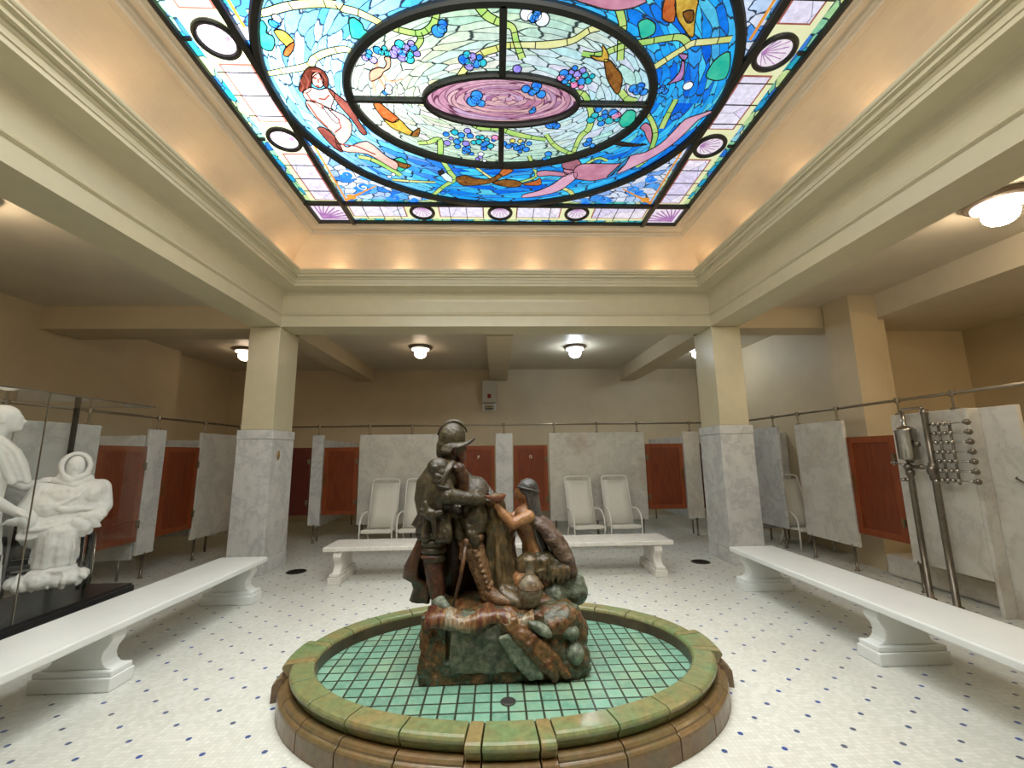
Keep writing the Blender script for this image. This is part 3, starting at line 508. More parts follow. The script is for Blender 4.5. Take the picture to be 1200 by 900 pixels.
G['coral'] = glass_plain('coral glass', (.52,.20,.12), (.62,.32,.22), 10)
BC = {'blue': ((.01,.10,.62),(.05,.34,.80)), 'teal': ((.01,.32,.46),(.05,.46,.50)), 'purple': ((.16,.12,.56),(.34,.30,.70)), 'pink': ((.62,.14,.36),(.70,.36,.52)), 'white': ((.60,.70,.82),(.74,.78,.84)), 'yellow': ((.6,.5,.08),(.66,.6,.2))}
for k_, (a_, b_) in BC.items(): G['berry_'+k_] = glass_plain(k_+' bubble glass', a_, b_, 14)

# ------------------------------------------------------------------ stained glass skylight
SX, SY = 2.415, 2.015
sky = thing('stained_glass_skylight', 'large backlit stained glass skylight with an underwater scene in concentric ovals, set in the ceiling', 'skylight', (XC, YC, 4.65), kind='thing')
A1, B1, A2, B2, A3, B3 = .68, .265, 1.325, .84, 1.965, 1.56
IX, IY = 1.95, 1.57            # inner edge of the border
def ellring(a0, b0, a1, b1, nt, ns, z, clip=None):
    mb = MB(); per = PI*(a0+a1+b0+b1)/2*1.0; rad = ((a1-a0)+(b1-b0))/2
    def P(i, s):
        t = 2*PI*i/nt; x = (a0+(a1-a0)*s)*math.cos(t); y = (b0+(b1-b0)*s)*math.sin(t)
        if clip: x = max(-clip[0], min(clip[0], x)); y = max(-clip[1], min(clip[1], y))
        return (x, y, z)
    for i in range(nt):
        for j in range(ns):
            s0, s1 = j/ns, (j+1)/ns
            U0, U1 = per*i/nt, per*(i+1)/nt
            mb.quad(P(i,s0), P(i,s1), P(i+1,s1), P(i+1,s0), [(U0,s0*rad),(U0,s1*rad),(U1,s1*rad),(U1,s0*rad)])
    return mb
ellring(.004,.002,A1,B1,64,5,0).build('pink_centre_glass', G['pink'], sky)
ellring(A1,B1,A2,B2,72,5,0).build('pale_oval_glass', G['oval'], sky)
ellring(A2,B2,A3,B3,96,5,0,(IX,IY)).build('blue_water_glass', G['blue'], sky)
for sx in (-1, 1):
    for sy in (-1, 1):
        mb = MB(); n = 24; prev = None
        for i in range(n+1):
            t = (PI/2)*i/n; ex, ey = A3*math.cos(t), B3*math.sin(t)
            ex, ey = min(ex, IX), min(ey, IY)
            k = min(IX/max(math.cos(t)*A3,1e-6), IY/max(math.sin(t)*B3,1e-6)); ox, oy = min(IX, A3*math.cos(t)*k), min(IY, B3*math.sin(t)*k)
            cur = ((sx*ex, sy*ey, 0), (sx*ox, sy*oy, 0))
            if prev and (Vector(cur[0])-Vector(cur[1])).length+(Vector(prev[0])-Vector(prev[1])).length > .01: mb.quad(prev[0], prev[1], cur[1], cur[0])
            prev = cur
        mb.quad((sx*IX*.999, sy*IY, .0005), (sx*IX, sy*IY*.999, .0005), (sx*IX, sy*IY, .0005), (sx*IX, sy*IY, .0005))
        g = mb.build('corner_glass', G['spandrel'], sky)
        # blue scroll curls, amber rib and leaf strips of the corner
        for (px, py, r0) in ((1.60,1.27,.10),(1.30,1.46,.075),(1.72,1.05,.06),(1.06,1.51,.045)):
            cu = MB(); cu.tube([(sx*(px+r0*(1-i/16)*math.cos(i*.62)), sy*(py+r0*(1-i/16)*math.sin(i*.62)), -.004) for i in range(15)], [.032-.0014*i for i in range(15)], 6, flat=.15)
            cu.build('scroll_glass', G['berry_blue'], g)
        cu = MB(); cu.tube([(sx*1.90, sy*1.53, -.006), (sx*1.45, sy*1.24, -.006)], [.022,.01], 6, flat=.2); cu.tube([(sx*1.885, sy*.60, -.006), (sx*1.885, sy*1.5, -.006)], .012, 6, flat=.3)
        cu.ell((sx*1.80,sy*1.46,-.004),(.055,.05,.004)); cu.build('amber_rib', G['amber'], g)
        lb = MB()
        lb.quad((sx*IX,sy*.75,-.003),(sx*IX,sy*IY,-.003),(sx*(IX-.045),sy*IY,-.003),(sx*(IX-.045),sy*.75,-.003),[(0,0),(.8,0),(.8,.05),(0,.05)])
        lb.quad((sx*.45,sy*IY,-.003),(sx*IX,sy*IY,-.003),(sx*IX,sy*(IY-.065),-.003),(sx*.45,sy*(IY-.065),-.003),[(0,0),(1.5,0),(1.5,.06),(0,.06)])
        lb.build('leaf_strip', G['leafband'], g)
# ---- border: leaf band outside, cream and brown lines, lavender panes
OX, OY = SX-.075, SY-.075
def border_run(p, q, w0, w1, uv0):
    """p->q along the inner edge (unit outward n); returns panes between offsets w0..w1"""
def bquad(mb, horiz, s, a0, a1, w0, w1, z):
    if horiz: P = [(a0, s*(IY+w0), z), (a1, s*(IY+w0), z), (a1, s*(IY+w1), z), (a0, s*(IY+w1), z)]
    else: P = [(s*(IX+w0), a0, z), (s*(IX+w0), a1, z), (s*(IX+w1), a1, z), (s*(IX+w1), a0, z)]
    mb.quad(*P, [(a0, w0), (a1, w0), (a1, w1), (a0, w1)])
WB = .445
for horiz, s in ((True,1),(True,-1),(False,1),(False,-1)):
    L = IX if horiz else IY
    mb = MB(); mb.mi = 0; bquad(mb, horiz, s, -L, L, 0, WB-.075, 0)
    mb.mi = 1; bquad(mb, horiz, s, -L-.4, L+.4, WB-.075, WB+.02, 0)
    base = mb.build('border_glass', [G['cream'], G['leafband']], sky)
    med = (-1.0, 0, 1.0) if horiz else (-1.53, -.51, .51)
    if not horiz: med = (-.51, .51)
    stops = [-L+.04] + [m for m in med] + [L-.04]
    rd = .17
    for i in range(len(stops)-1):
        a0 = stops[i]+(rd+.04 if i > 0 else 0); a1 = stops[i+1]-(rd+.04 if i < len(stops)-2 else 0)
        ln = MB(); bquad(ln, horiz, s, a0, a1, .055, WB-.13, -.003); ln.build('brown_border_strip', G['brownline'], base)
        pv = MB(); bquad(pv, horiz, s, a0+.016, a1-.016, .072, WB-.147, -.006); pv.build('lavender_glass', G['lavender'], base)
    k = int(2*L/.21)
    for i in range(1, k):
        a = -L+2*L*i/k
        if min(abs(a-m) for m in med) < .2: continue
        ld = MB()
        if horiz: ld.box(a-.004, a+.004, s*(IY+.01), s*(IY+WB-.08), -.012, -.006)
        else: ld.box(s*(IX+.01), s*(IX+WB-.08), a-.004, a+.004, -.012, -.006)
        ld.build('pane_lead', M['came'], base)
    for m in med:
        wc = (WB-.075)/2
        cx, cy = (m, s*(IY+wc)) if horiz else (s*(IX+wc), m)
        q = MB(); q.lathe([(.001,-.012),(.135,-.012),(.135,-.008),(.001,-.008)], 28, (cx,cy,0)); o = q.build('shell_medallion', G['shell'], sky)
        q = MB(); q.tube([(cx+.142*math.cos(2*PI*i/32), cy+.142*math.sin(2*PI*i/32), -.018) for i in range(32)], .022, 8, closed=True); q.build('medallion_ring', M['came'], o)
        q = MB()
        fx, fy = (cx, cy-s*.10) if horiz else (cx-s*.10, cy)
        base_a = math.atan2(cy-fy, cx-fx)
        for i in range(9):
            a = base_a+(i-4)*.27; rr = .19 if abs(i-4) < 3 else .13
            q.tube([(fx, fy, -.014), (fx+rr*math.cos(a), fy+rr*math.sin(a), -.014)], .0035, 5)
        q.build('shell_rib', G['mauve'], o)
for sx in (-1, 1):
    for sy in (-1, 1):
        x0, y0 = sx*IX, sy*IY; x1, y1 = sx*(SX-.03), sy*(SY-.03)
        q = MB(); q.quad((x0,y0,-.001),(x1,y0,-.001),(x1,y1,-.001),(x0,y1,-.001)); o = q.build('corner_fan_glass', G['shell'], sky)
        q = MB(); bx, by = sx*(SX-.09), sy*(SY-.09)
        for i in range(9):
            a = i*PI/16; q.tube([(bx,by,-.006),(bx-sx*.33*math.cos(a), by-sy*.33*math.sin(a), -.006)], [.012,.008], 5)
        q.build('fan_rib', G['mauve'], o)
# ---- dark frame
def oval(a, b, wd, th, z0=-.05):
    mb = MB(); n = 96
    pr = [(-wd/2, 0), (-wd/2, z0*.6), (-wd*.3, z0), (wd*.3, z0), (wd/2, z0*.6), (wd/2, 0)]
    C = []
    for i in range(n):
        t = 2*PI*i/n; nx, ny = math.cos(t)/a, math.sin(t)/b; l = math.hypot(nx, ny)
        C.append([(a*math.cos(t)+nx/l*d, b*math.sin(t)+ny/l*d, z) for d, z in pr])
    for i in range(n):
        for j in range(len(pr)):
            j2 = (j+1) % len(pr)
            mb.quad(C[i][j], C[(i+1) % n][j], C[(i+1) % n][j2], C[i][j2])
    return mb
oval(A1,B1,.045,.04).build('inner_oval_frame', M['came'], sky)
oval(A2,B2,.075,.05).build('middle_oval_frame', M['came'], sky)
oval(A3,B3,.075,.05).build('outer_oval_frame', M['came'], sky)
def bar(x0, x1, y0, y1, h=.05): MB().box(x0, x1, y0, y1, -h, .004).build('frame_bar', M['came'], sky, bevel=.008)
for s in (-1, 1):
    bar(-.028, .028, min(s*B1, s*B2), max(s*B1, s*B2)); bar(min(s*A1, s*A2), max(s*A1, s*A2), -.018, .018)
    bar(s*IX-.028, s*IX+.028, -SY, SY, .055); bar(-SX, SX, s*IY-.022, s*IY+.022)
    bar(s*(SX-.02)-.02, s*(SX-.02)+.02, -SY, SY, .04); bar(-SX, SX, s*(SY-.02)-.02, s*(SY-.02)+.02, .04)
    for m in (-.51, .51):
        xx = s*(IX+.37); bar(min(xx, xx+s*.1), max(xx, xx+s*.1), m-.012, m+.012, .03)
for m in (-1,0,1): bar(m-.012, m+.012, SY-.1, SY, .03)
# ---- figures in the glass
def piece(parts, name, parent, z=-.010):
    mats = []; mb = MB()
    ld = MB()
    for i, (k, pts) in enumerate(parts):
        if G[k] not in mats: mats.append(G[k])
        mb.mi = mats.index(G[k]); zz = z-.0015*i
        pts = [Vector((x-XC, y-YC)) for x, y in pts]
        if k not in ('belt', 'dark', 'pale'):
            n_ = len(pts); sm_ = []
            for q_ in range(n_):
                a, b, c, d = pts[q_-1], pts[q_], pts[(q_+1) % n_], pts[(q_+2) % n_]
                for t in (0, .33, .67): sm_.append(.5*((2*b)+(c-a)*t*.8+(2*a-5*b+4*c-d)*t*t*.8+(3*b-a-3*c+d)*t**3*.8+(c-b)*.2*2*t*0) if False else b+ (c-b)*t + ((c-a)*.42*(t-2*t*t+t**3) - (d-b)*.42*(t*t-t**3)) - (c-b)*.84*(t-3*t*t+2*t**3)*.5)
            pts = sm_
        pts = [(p.x, p.y) for p in pts]
        mb.prism(pts, 'z', zz-.004, zz)
        ld.tube([(x, y, zz-.004) for x, y in pts], .0055, 5, closed=True)
    o = mb.build(name, mats if len(mats) > 1 else mats[0], parent)
    ld.build('lead_outline', M['came'], o)
    return o
FIG = piece(SKY['woman'], 'seated_figure_glass', sky)
q = MB()
for p in SKY['stroke']: q.tube([(x-XC, y-YC, -.030) for x, y in p], .0065, 5)
q.build('painted_line', G['shade'], FIG)
piece(SKY['swimmer'], 'swimmer_glass', sky)
piece(SKY['swimmer2'], 'swimmer_glass', sky)
for f in SKY['fish']: piece(f, 'fish_glass', sky)
piece(SKY['seahorse'], 'seahorse_glass', sky)
an = piece(SKY['anemone'], 'sea_polyp_glass', sky)
q = MB()
for p in SKY['tent']: q.tube([(x-XC, y-YC, -.010) for x, y in p], [.016-.003*i for i in range(len(p))], 6, flat=.3)
q.build('tentacle', G['coral'], an)
for p in SKY['leaf']: piece([('leaf', p)], 'leaf_glass', sky, -.007)
def smooth_path(p, n=5):
    out = []; P = [Vector((x-XC, y-YC, -.004)) for x, y in p]
    for i in range(len(P)-1):
        a, b, c, d = P[max(i-1,0)], P[i], P[i+1], P[min(i+2, len(P)-1)]
        for j in range(n):
            t = j/n
            out.append(.5*((2*b)+(c-a)*t+(2*a-5*b+4*c-d)*t*t+(3*b-a-3*c+d)*t**3))
    return out+[P[-1]]
def ribbon(mb, ld, path, w, z=-.006):
    L = []; R = []
    for i, p in enumerate(path):
        t = (path[min(i+1, len(path)-1)]-path[max(i-1,0)]).normalized(); nrm = Vector((-t.y, t.x, 0))
        ww = w*(.85+.3*noise.noise(p*3.0)); L.append((p.x+nrm.x*ww, p.y+nrm.y*ww, z)); R.append((p.x-nrm.x*ww, p.y-nrm.y*ww, z))
    for i in range(len(path)-1): mb.quad(L[i], L[i+1], R[i+1], R[i]); mb.quad(tuple(Vector(L[i])+Vector((0,0,.003))), tuple(Vector(R[i])+Vector((0,0,.003))), tuple(Vector(R[i+1])+Vector((0,0,.003))), tuple(Vector(L[i+1])+Vector((0,0,.003))))
    ld.tube(L, .0045, 4); ld.tube(R, .0045, 4)
    for i in range(4, len(path)-2, 6): ld.tube([L[i], R[i]], .004, 4)
for i, p in enumerate(SKY['vine']):
    mb = MB(); ld = MB(); ribbon(mb, ld, smooth_path(p), .032 if i not in (18,19,20,21) else .022)
    o = mb.build('vine_glass', G['yellowgreen'] if i in (0,1,2,6,8,18,20,22) else G['green'], sky); ld.build('lead_outline', M['came'], o)
for (x, y, r, k) in SKY['berry']:
    q = MB(); q.lathe([(.001,-.017),(r*.7,-.016),(r,-.012),(r,-.008),(.001,-.008)], 14, (x-XC, y-YC, 0))
    o = q.build('bubble_glass', G['berry_'+k], sky)
    q = MB(); q.tube([(x-XC+r*math.cos(2*PI*i/14), y-YC+r*math.sin(2*PI*i/14), -.014) for i in range(14)], .005, 4, closed=True); q.build('lead_ring', M['came'], o)
# ------------------------------------------------------------------ columns
def column(x0, lab):
    t = thing('square_column', lab, 'column', (x0+.22, YB+.29, 0), kind='thing')
    MB().box(-.22,.22,-.29,.29,1.93,3.438).build('painted_shaft', M['cream'], t, bevel=.008)
    MB().box(-.245,.245,-.315,.315,.20,1.80).build('marble_cladding', M['marble'], t, bevel=.006)
    MB().box(-.252,.252,-.322,.322,1.803,1.93).build('marble_cap', M['marble'], t, bevel=.008)
    MB().box(-.252,.252,-.322,.322,0,.197).build('marble_base', M['marble'], t, bevel=.006)
    return t
c1 = column(XL-.44, 'left square cream column clad in white marble, at the far end of the left bench')
q = MB(); q.lathe([(.001,0),(.03,0),(.036,.008),(.03,.016),(.001,.018)], 14, (.246,-.14,1.58), .9, 1.9, Vector((1,0,0))); o = q.build('brass_plaque', M['brass'], c1, smooth=True); o.scale = (1,1,1); tag(o, 'small brown brass plaque')
column(XR, 'right square cream column clad in white marble, at the far end of the right bench')

# ------------------------------------------------------------------ ceiling lamps
def lampmat(name, col, s):
    t = NT(name); return t.emit(col, s)
ML = {'warm': (lampmat('warm lamp globe', (1,.76,.54), 16), lampmat('warm lamp plate', (1,.82,.66), 3.2)), 'near': (lampmat('bright lamp globe', (1,.80,.58), 60), lampmat('bright lamp plate', (1,.84,.72), 5)), 'cool': (lampmat('cool lamp globe', (.80,.90,1), 62), lampmat('cool lamp plate', (.88,.94,1), 7))}
M['lamp_rim'] = plain('taupe lamp rim', (.22,.17,.12), .4, .3)
def lamp(x, y, kind, lab):
    t = thing('ceiling_lamp', lab, 'ceiling lamp', (x, y, ZC), group='round ceiling lamps of the aisles')
    MB().lathe([(.001,0),(.235,0),(.24,-.012),(.225,-.04),(.185,-.052),(.001,-.052)], 32).build('rim', M['lamp_rim'], t, smooth=True)
    MB().lathe([(.001,-.053),(.18,-.053),(.175,-.075),(.13,-.092),(.001,-.094)], 32).build('glass_plate', ML[kind][1], t, smooth=True)
    MB().lathe([(.10,-.094),(.118,-.12),(.122,-.15),(.11,-.19),(.08,-.222),(.04,-.24),(.001,-.245)], 24).build('globe', ML[kind][0], t, smooth=True)
lamp(-1.54, 8.5, 'warm', 'warm glowing round ceiling lamp, left of the two in the middle of the far aisle')
lamp(1.65, 8.5, 'cool', 'cool white round ceiling lamp, right of the two in the middle of the far aisle')
lamp(4.30, 8.6, 'cool', 'cool white round ceiling lamp half hidden behind the right column')
lamp(-5.14, 8.65, 'warm', 'warm round ceiling lamp half hidden behind the left column')
lamp(4.50, 3.30, 'near', 'large bright round ceiling lamp over the right bench, nearest to the viewer')
lamp(-4.40, 3.30, 'near', 'round ceiling lamp over the left aisle, cut off by the left edge of the photo')

# ------------------------------------------------------------------ marble stalls
SL = []
def bracket(mb, p, top=2.11):
    x, y, z = p
    mb.lathe([(.012,z),(.012,top)], 10, (x,y,0)); mb.lathe([(.035,z+.001),(.035,z+.014),(.018,z+.02),(.001,z+.02)], 12, (x,y,0)); mb.lathe([(.001,top-.035),(.03,top-.03),(.03,top+.03),(.001,top+.035)], 12, (x,y,0))
def panel(plane, pos, a0, a1, lab, mat='marble_old', z0=.31, z1=1.945, th=.045, legs=None, group='marble stall fronts', name='marble_stall_screen'):
    """plane 'y': front at y=pos spanning x a0..a1, thickness away from the room; 'x' likewise"""
    sgn = 1 if pos > 0 else -1
    m = (a0+a1)/2; L = a1-a0
    loc = (m, pos+th/2, 0) if plane == 'y' else (pos+sgn*th/2, m, 0)
    t = thing(name, lab, 'marble partition', loc, group=group)
    def B(mb, u0, u1, w0, w1, za, zb):
        if plane == 'y': mb.box(u0, u1, w0, w1, za, zb)
        else: mb.box(w0, w1, u0, u1, za, zb)
        return mb
    B(MB(), -L/2, L/2, -th/2, th/2, z0, z1).build('slab', M[mat], t, bevel=.006)
    if z0 > .1:
        for l in (legs or ((-L/2+.1, L/2-.1) if L > .5 else (0,))):
            c = (l, 0, 0) if plane == 'y' else (0, l, 0)
            q = MB(); q.lathe([(.03,0),(.03,.012),(.016,.016),(.016,z0-.02),(.026,z0-.02),(.026,z0+.02)], 10, c); q.build('leg', M['pipe'], t, smooth=True)
    return t
YP = 8.14; XPL = -4.67; XPR = 4.65
panel('y', YP, -3.45, -3.24, 'narrow marble slab on one leg between two brown doors, just right of the left column', 'marble')
panel('y', YP, -2.57, -.66, 'wide marble partition behind the armoured figure and the two left lounge chairs', 'marble_old')
panel('y', YP, -.01, .31, 'narrow marble slab between the doors lettered P and Q', 'marble')
panel('y', YP, 1.01, 2.86, 'wide marble partition behind the two right lounge chairs', 'marble_old')
panel('y', YP, 3.63, 3.94, 'narrow yellowed marble slab between two brown doors, just left of the right column', 'marble_old')
panel('x', XPL, 3.0, 4.28, 'marble partition behind the standing plaster man, nearest on the left side', 'marble')
panel('x', XPL, 4.30, 5.20, 'marble partition behind the seated plaster figure, seen through the glass case', 'marble')
panel('x', XPL, 5.93, 6.21, 'narrow marble slab between the two brown doors on the left side', 'marble')
panel('x', XPL, 6.94, 8.08, 'wide marble partition beside the left column', 'marble_old')
panel('x', XPR, 6.88, 8.08, 'grey shadowed marble partition just right of the right column', 'marble')
panel('x', XPR, 5.53, 6.45, 'marble partition with a brown stain, left of the brown door on the right side', 'marble_old')
panel('x', XPR, 4.035, 4.815, 'marble partition behind the two shower pipes, right of the brown door', 'marble_old', legs=(.33,))
panel('x', 4.786, 3.70, 4.034, 'marble wall slab standing on the floor behind the end of the shower sprays', 'marble_old', z0=0)
panel('x', 4.79, 2.4, 3.62, 'marble wall slab standing on the floor at the right edge', 'marble_old', z0=0)
panel('y', 4.0, 4.655, 4.785, 'narrow marble upright edge running down to the floor behind the shower sprays', 'marble_old', z0=0, th=.035)
# dividers that run back from the stall fronts
def divider(x0, x1, y0, y1, lab, z0=.26, z1=1.86):
    t = thing('stall_divider', lab, 'marble partition', ((x0+x1)/2, (y0+y1)/2, 0), group='dividers inside the stalls')
    hx, hy = (x1-x0)/2, (y1-y0)/2
    MB().box(-hx, hx, -hy, hy, z0, z1).build('slab', M['marble'], t, bevel=.006)
    if z0 > .05:
        for s in (-1, 1): MB().lathe([(.016,0),(.016,z0+.01)], 10, (s*(hx-.15) if hx > hy else 0, s*(hy-.15) if hy > hx else 0, 0)).build('leg', M['pipe'], t, smooth=True)
divider(-3.365,-3.325, 8.20, 10.4, 'marble divider running back behind the narrow slab beside the left column')
divider(-1.63,-1.59, 8.20, 10.4, 'marble divider running back behind the left wide partition')
divider(.13,.17, 8.20, 10.4, 'marble divider running back between the doors P and Q')
divider(1.92,1.96, 8.20, 10.4, 'marble divider running back behind the right wide partition')
divider(3.765,3.805, 8.20, 10.4, 'marble divider running back behind the yellowed slab beside the right column')
divider(-6.5,-4.74, 5.93,5.97, 'marble divider behind the narrow slab on the left side')
divider(-6.5,-4.74, 7.6,7.64, 'marble divider behind the wide partition beside the left column')
divider(-6.5,-4.74, 4.27,4.31, 'marble divider behind the glass case on the left side')
divider(4.72,5.34, 7.64,7.68, 'marble divider closing the recess right of the right column', z0=.2, z1=1.88)
divider(6.0,6.04, 2.6,5.5, 'marble back slab inside the shower stall on the right', z0=.1, z1=1.84)
# stall doors
def stall_door(plane, pos, a0, a1, lab, letter=None, mat='wood', hinge=1):
    sgn = 1 if pos > 0 else -1; th = .04; z0, z1 = .49, 1.715
    m = (a0+a1)/2; h = (a1-a0)/2
    t = thing('door_leaf', lab, 'stall door', (m, pos+.012, 0) if plane == 'y' else (pos+sgn*.012, m, 0), group='brown wooden stall doors', kind='thing')
    fm = 'wood_frame' if mat == 'wood' else mat
    def B(mb, u0, u1, w0, w1, za, zb):
        if plane == 'y': return mb.box(u0, u1, w0, w1, za, zb)
        return mb.box(sgn*w0 if sgn > 0 else -w1, sgn*w1 if sgn > 0 else -w0, u0, u1, za, zb)
    B(MB(), -h+.075, h-.075, .012, th-.008, z0+.075, z1-.075).build('door_board', M[mat], t)
    for s in (-1, 1): B(MB(), min(s*h, s*(h-.08)), max(s*h, s*(h-.08)), 0, th, z0, z1).build('stile', M[fm], t, bevel=.004)
    for za, zb in ((z0, z0+.08), (z1-.08, z1)): B(MB(), -h+.08, h-.08, 0, th, za, zb).build('rail', M[fm], t, bevel=.004)
    B(MB(), -hinge*(h-.04)-.03, -hinge*(h-.04)+.03, -.004, 0, 1.02, 1.24).build('push_plate', M['plate'], t, bevel=.002)
    for z in (.72, 1.46):
        q = B(MB(), hinge*(h-.025)-.024, hinge*(h-.025)+.024, -.016, -.004, z-.038, z+.038); 
        c = (hinge*(h-.014), -.02, z-.06) if plane == 'y' else (-sgn*.02, hinge*(h-.014), z-.06)
        q.lathe([(.010,0),(.010,.10)], 8, c); q.build('hinge', M['hinge'], t)
    if letter:
        q = MB(); X = lambda x, z: (x, -.003, 1.50+z)
        if letter == 'P': q.tube([X(-.012,-.03),X(-.012,.03)], .0055, 6); q.tube([X(-.012,.028),X(.006,.028),X(.015,.018),X(.015,.008),X(.006,-.002),X(-.012,-.002)], .0055, 6)
        else: q.tube([X(.02*math.cos(2*PI*i/16), .028*math.sin(2*PI*i/16)) for i in range(16)], .0055, 6, closed=True); q.tube([X(.006,-.012),X(.022,-.034)], .0055, 6)
        q.build('door_letter', M['white_letter'], t)
    return t
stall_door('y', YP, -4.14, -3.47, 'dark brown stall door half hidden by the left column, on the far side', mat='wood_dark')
stall_door('y', YP, -3.22, -2.59, 'reddish brown stall door on the far side, left of the left lounge chairs')
stall_door('y', YP, -.64, -.03, 'reddish brown stall door lettered P, beside the helmeted figure', 'P', hinge=-1)
stall_door('y', YP, .33, .98, 'reddish brown stall door lettered Q, behind the kneeling figure', 'Q')
stall_door('y', YP, 2.88, 3.61, 'reddish brown stall door right of the right lounge chairs', mat='wood', hinge=-1)
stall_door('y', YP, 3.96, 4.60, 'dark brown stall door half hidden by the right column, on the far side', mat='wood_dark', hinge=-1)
stall_door('x', XPL, 5.22, 5.92, 'reddish brown stall door seen through the right end of the glass case')
stall_door('x', XPL, 6.23, 6.93, 'reddish brown stall door on the left side, just outside the glass case')
stall_door('x', XPR, 4.83, 5.51, 'reddish brown stall door on the right side, left of the shower pipes', hinge=-1)
# rails above the stall fronts
def rail(lab, p, q, posts, name='stall_rail'):
    m = (Vector(p)+Vector(q))/2; t = thing(name, lab, 'rail', (m.x, m.y, 0))
    p0 = Vector(p)-Vector((m.x,m.y,0)); q0 = Vector(q)-Vector((m.x,m.y,0))
    MB().tube([p0, q0], .017, 10).build('pipe', M['rail'], t, smooth=True)
    for s in posts:
        b = MB(); bracket(b, (s[0]-m.x, s[1]-m.y, 1.945)); b.build('bracket', M['rail'], t, smooth=False)
yb = YP+.0225; xl = XPL-.0225; xr = XPR+.0225
rail('long thin metal rail held above the far row of stalls', (xl, yb, 2.11), (xr, yb, 2.11), [(x, yb) for x in (-3.34,-2.4,-1.6,-.8,.15,1.12,1.95,2.74,3.78)])
rail('long thin metal rail held above the stalls on the left side', (xl, 2.9, 2.11), (xl, yb-.03, 2.11), [(xl, y) for y in (3.2,4.2,5.05,6.07,7.02,7.95)])
rail('long thin metal rail held above the stalls on the right side', (xr, 2.3, 2.11), (xr, yb-.03, 2.11), [(xr, y) for y in (4.12,4.72,5.62,6.38,6.98,7.95)])
t = thing('shower_tray', 'pale curved shower tray on the floor under the brown door on the right side', 'shower tray', (5.35, 4.7, 0))
q = MB(); q.prism([(-.45,-.75),(-.45,.75),(.5,.75),(.5,-.75),(.1,-.98),(-.2,-.92)], 'z', 0, .26); q.build('curb', M['marble_old'], t, bevel=.04)

# ------------------------------------------------------------------ benches
def foot_profile(w):
    return [(-w*.96,.125),(-w*.80,.14),(-w*.70,.165),(-w*.66,.20),(-w*.70,.24),(-w*.82,.28),(-w*.88,.31),(-w*.86,.34),(-w*.80,.375),
            (w*.80,.375),(w*.86,.34),(w*.88,.31),(w*.82,.28),(w*.70,.24),(w*.66,.20),(w*.70,.165),(w*.80,.14),(w*.96,.125)]
def bench(lab, loc, rz, length, feet, mat, width=.53, wf=.27, th=.12, tb=.20, group='long benches round the fountain', top=.43):
    """length along local y"""
    t = thing('bench', lab, 'bench', loc, rz, group)
    MB().box(-width/2, width/2, -length/2, length/2, top-.055, top).build('bench_top', M[mat], t, bevel=.012, seg=3)
    for f in feet:
        s = MB().prism(foot_profile(wf*.92), 'y', f-th/2, f+th/2)
        o = s.build('support', M[mat], t, bevel=.012, seg=3)
        b = MB(); b.box(-wf, wf, f-tb/2, f+tb/2, 0, .088); b.box(-wf*.97, wf*.97, f-tb/2+.014, f+tb/2-.014, .088, .126); b.build('plinth', M[mat], o, bevel=.008)
    return t
bench('long white painted bench on the left, in front of the glass case', (-2.885, 3.32, 0), 0, 3.76, (-1.66,.02,1.70), 'bench')
bench('long white painted bench on the right, in front of the shower pipes', (3.035, 3.32, 0), 0, 3.76, (-1.66,.02,1.70), 'bench')
bench('veined grey white marble bench across the far side, behind the statue', (.05, 5.86, 0), PI/2, 4.44, (-2.02,2.04), 'marble_bench', width=.52, wf=.31, tb=.16, th=.10)

# ------------------------------------------------------------------ lounge chairs
def make_chair(lab, loc, rz):
    t = thing('lounge_chair', lab, 'lounge chair', loc, rz, 'white lounge chairs')
    R = .013; hw = .265
    rows = [[(x, y, z-.015*(1-(x/.23)**2)) for x in (-.235,-.12,0,.12,.235)] for y, z in ((-.01,.335),(.12,.325),(.26,.312),(.38,.31))]
    MB().sheet(rows, .016).build('seat', M['sling'], t, smooth=True)
    MB().box(-.245,.245,-.03,.005,.285,.350).build('seat_front_roll', M['sling'], t, bevel=.018)
    rows = [[(x, y+.02*(1-(x/.22)**2), z) for x in (-.225,-.11,0,.11,.225)] for y, z in ((.36,.31),(.44,.54),(.52,.80),(.585,1.06))]
    MB().sheet(rows, .016).build('backrest', M['sling'], t, smooth=True)
    MB().tube([(-.24,.35,.26),(-.24,.59,1.07),(-.225,.605,1.115),(-.18,.61,1.13),(.18,.61,1.13),(.225,.605,1.115),(.24,.59,1.07),(.24,.35,.26)], R, 8).build('back_frame', M['white_metal'], t, smooth=True)
    for s in (-1, 1):
        MB().tube([(s*.248,-.01,.322),(s*.248,.38,.30)], R, 8).build('seat_rail', M['white_metal'], t, smooth=True)
        MB().tube([(s*hw,-.015,0),(s*hw,-.02,.33),(s*hw,-.01,.44),(s*hw,.03,.515),(s*hw,.11,.565),(s*hw,.22,.59),(s*(hw-.01),.34,.59),(s*.248,.45,.575)], R, 8).build('arm', M['white_metal'], t, smooth=True)
        MB().tube([(s*.25,.52,0),(s*.25,.44,.15),(s*.247,.36,.30)], R, 8).build('leg', M['white_metal'], t, smooth=True)
    MB().tube([(-hw,-.018,.31),(hw,-.018,.31)], R, 8).build('cross_bar', M['white_metal'], t, smooth=True)
    return t
ch = make_chair('white lounge chair in front of the wide far screen, leftmost of the row', (-1.995, 7.35, 0), 0)
for lab, loc, rz in (('white lounge chair half hidden behind the armoured figure', (-1.385, 7.35, 0), 0),
                     ('white lounge chair just right of the kneeling figure, second from the right', (1.56, 7.35, 0), .12),
                     ('white lounge chair in front of the wide far screen, rightmost of the far row', (2.19, 7.35, 0), .02),
                     ('white chair standing in the dim recess right of the right column', (5.0, 6.75, 0), 0)):
    c = copy_tree(ch); c.location = loc; c.rotation_euler = (0,0,rz); c['label'] = lab

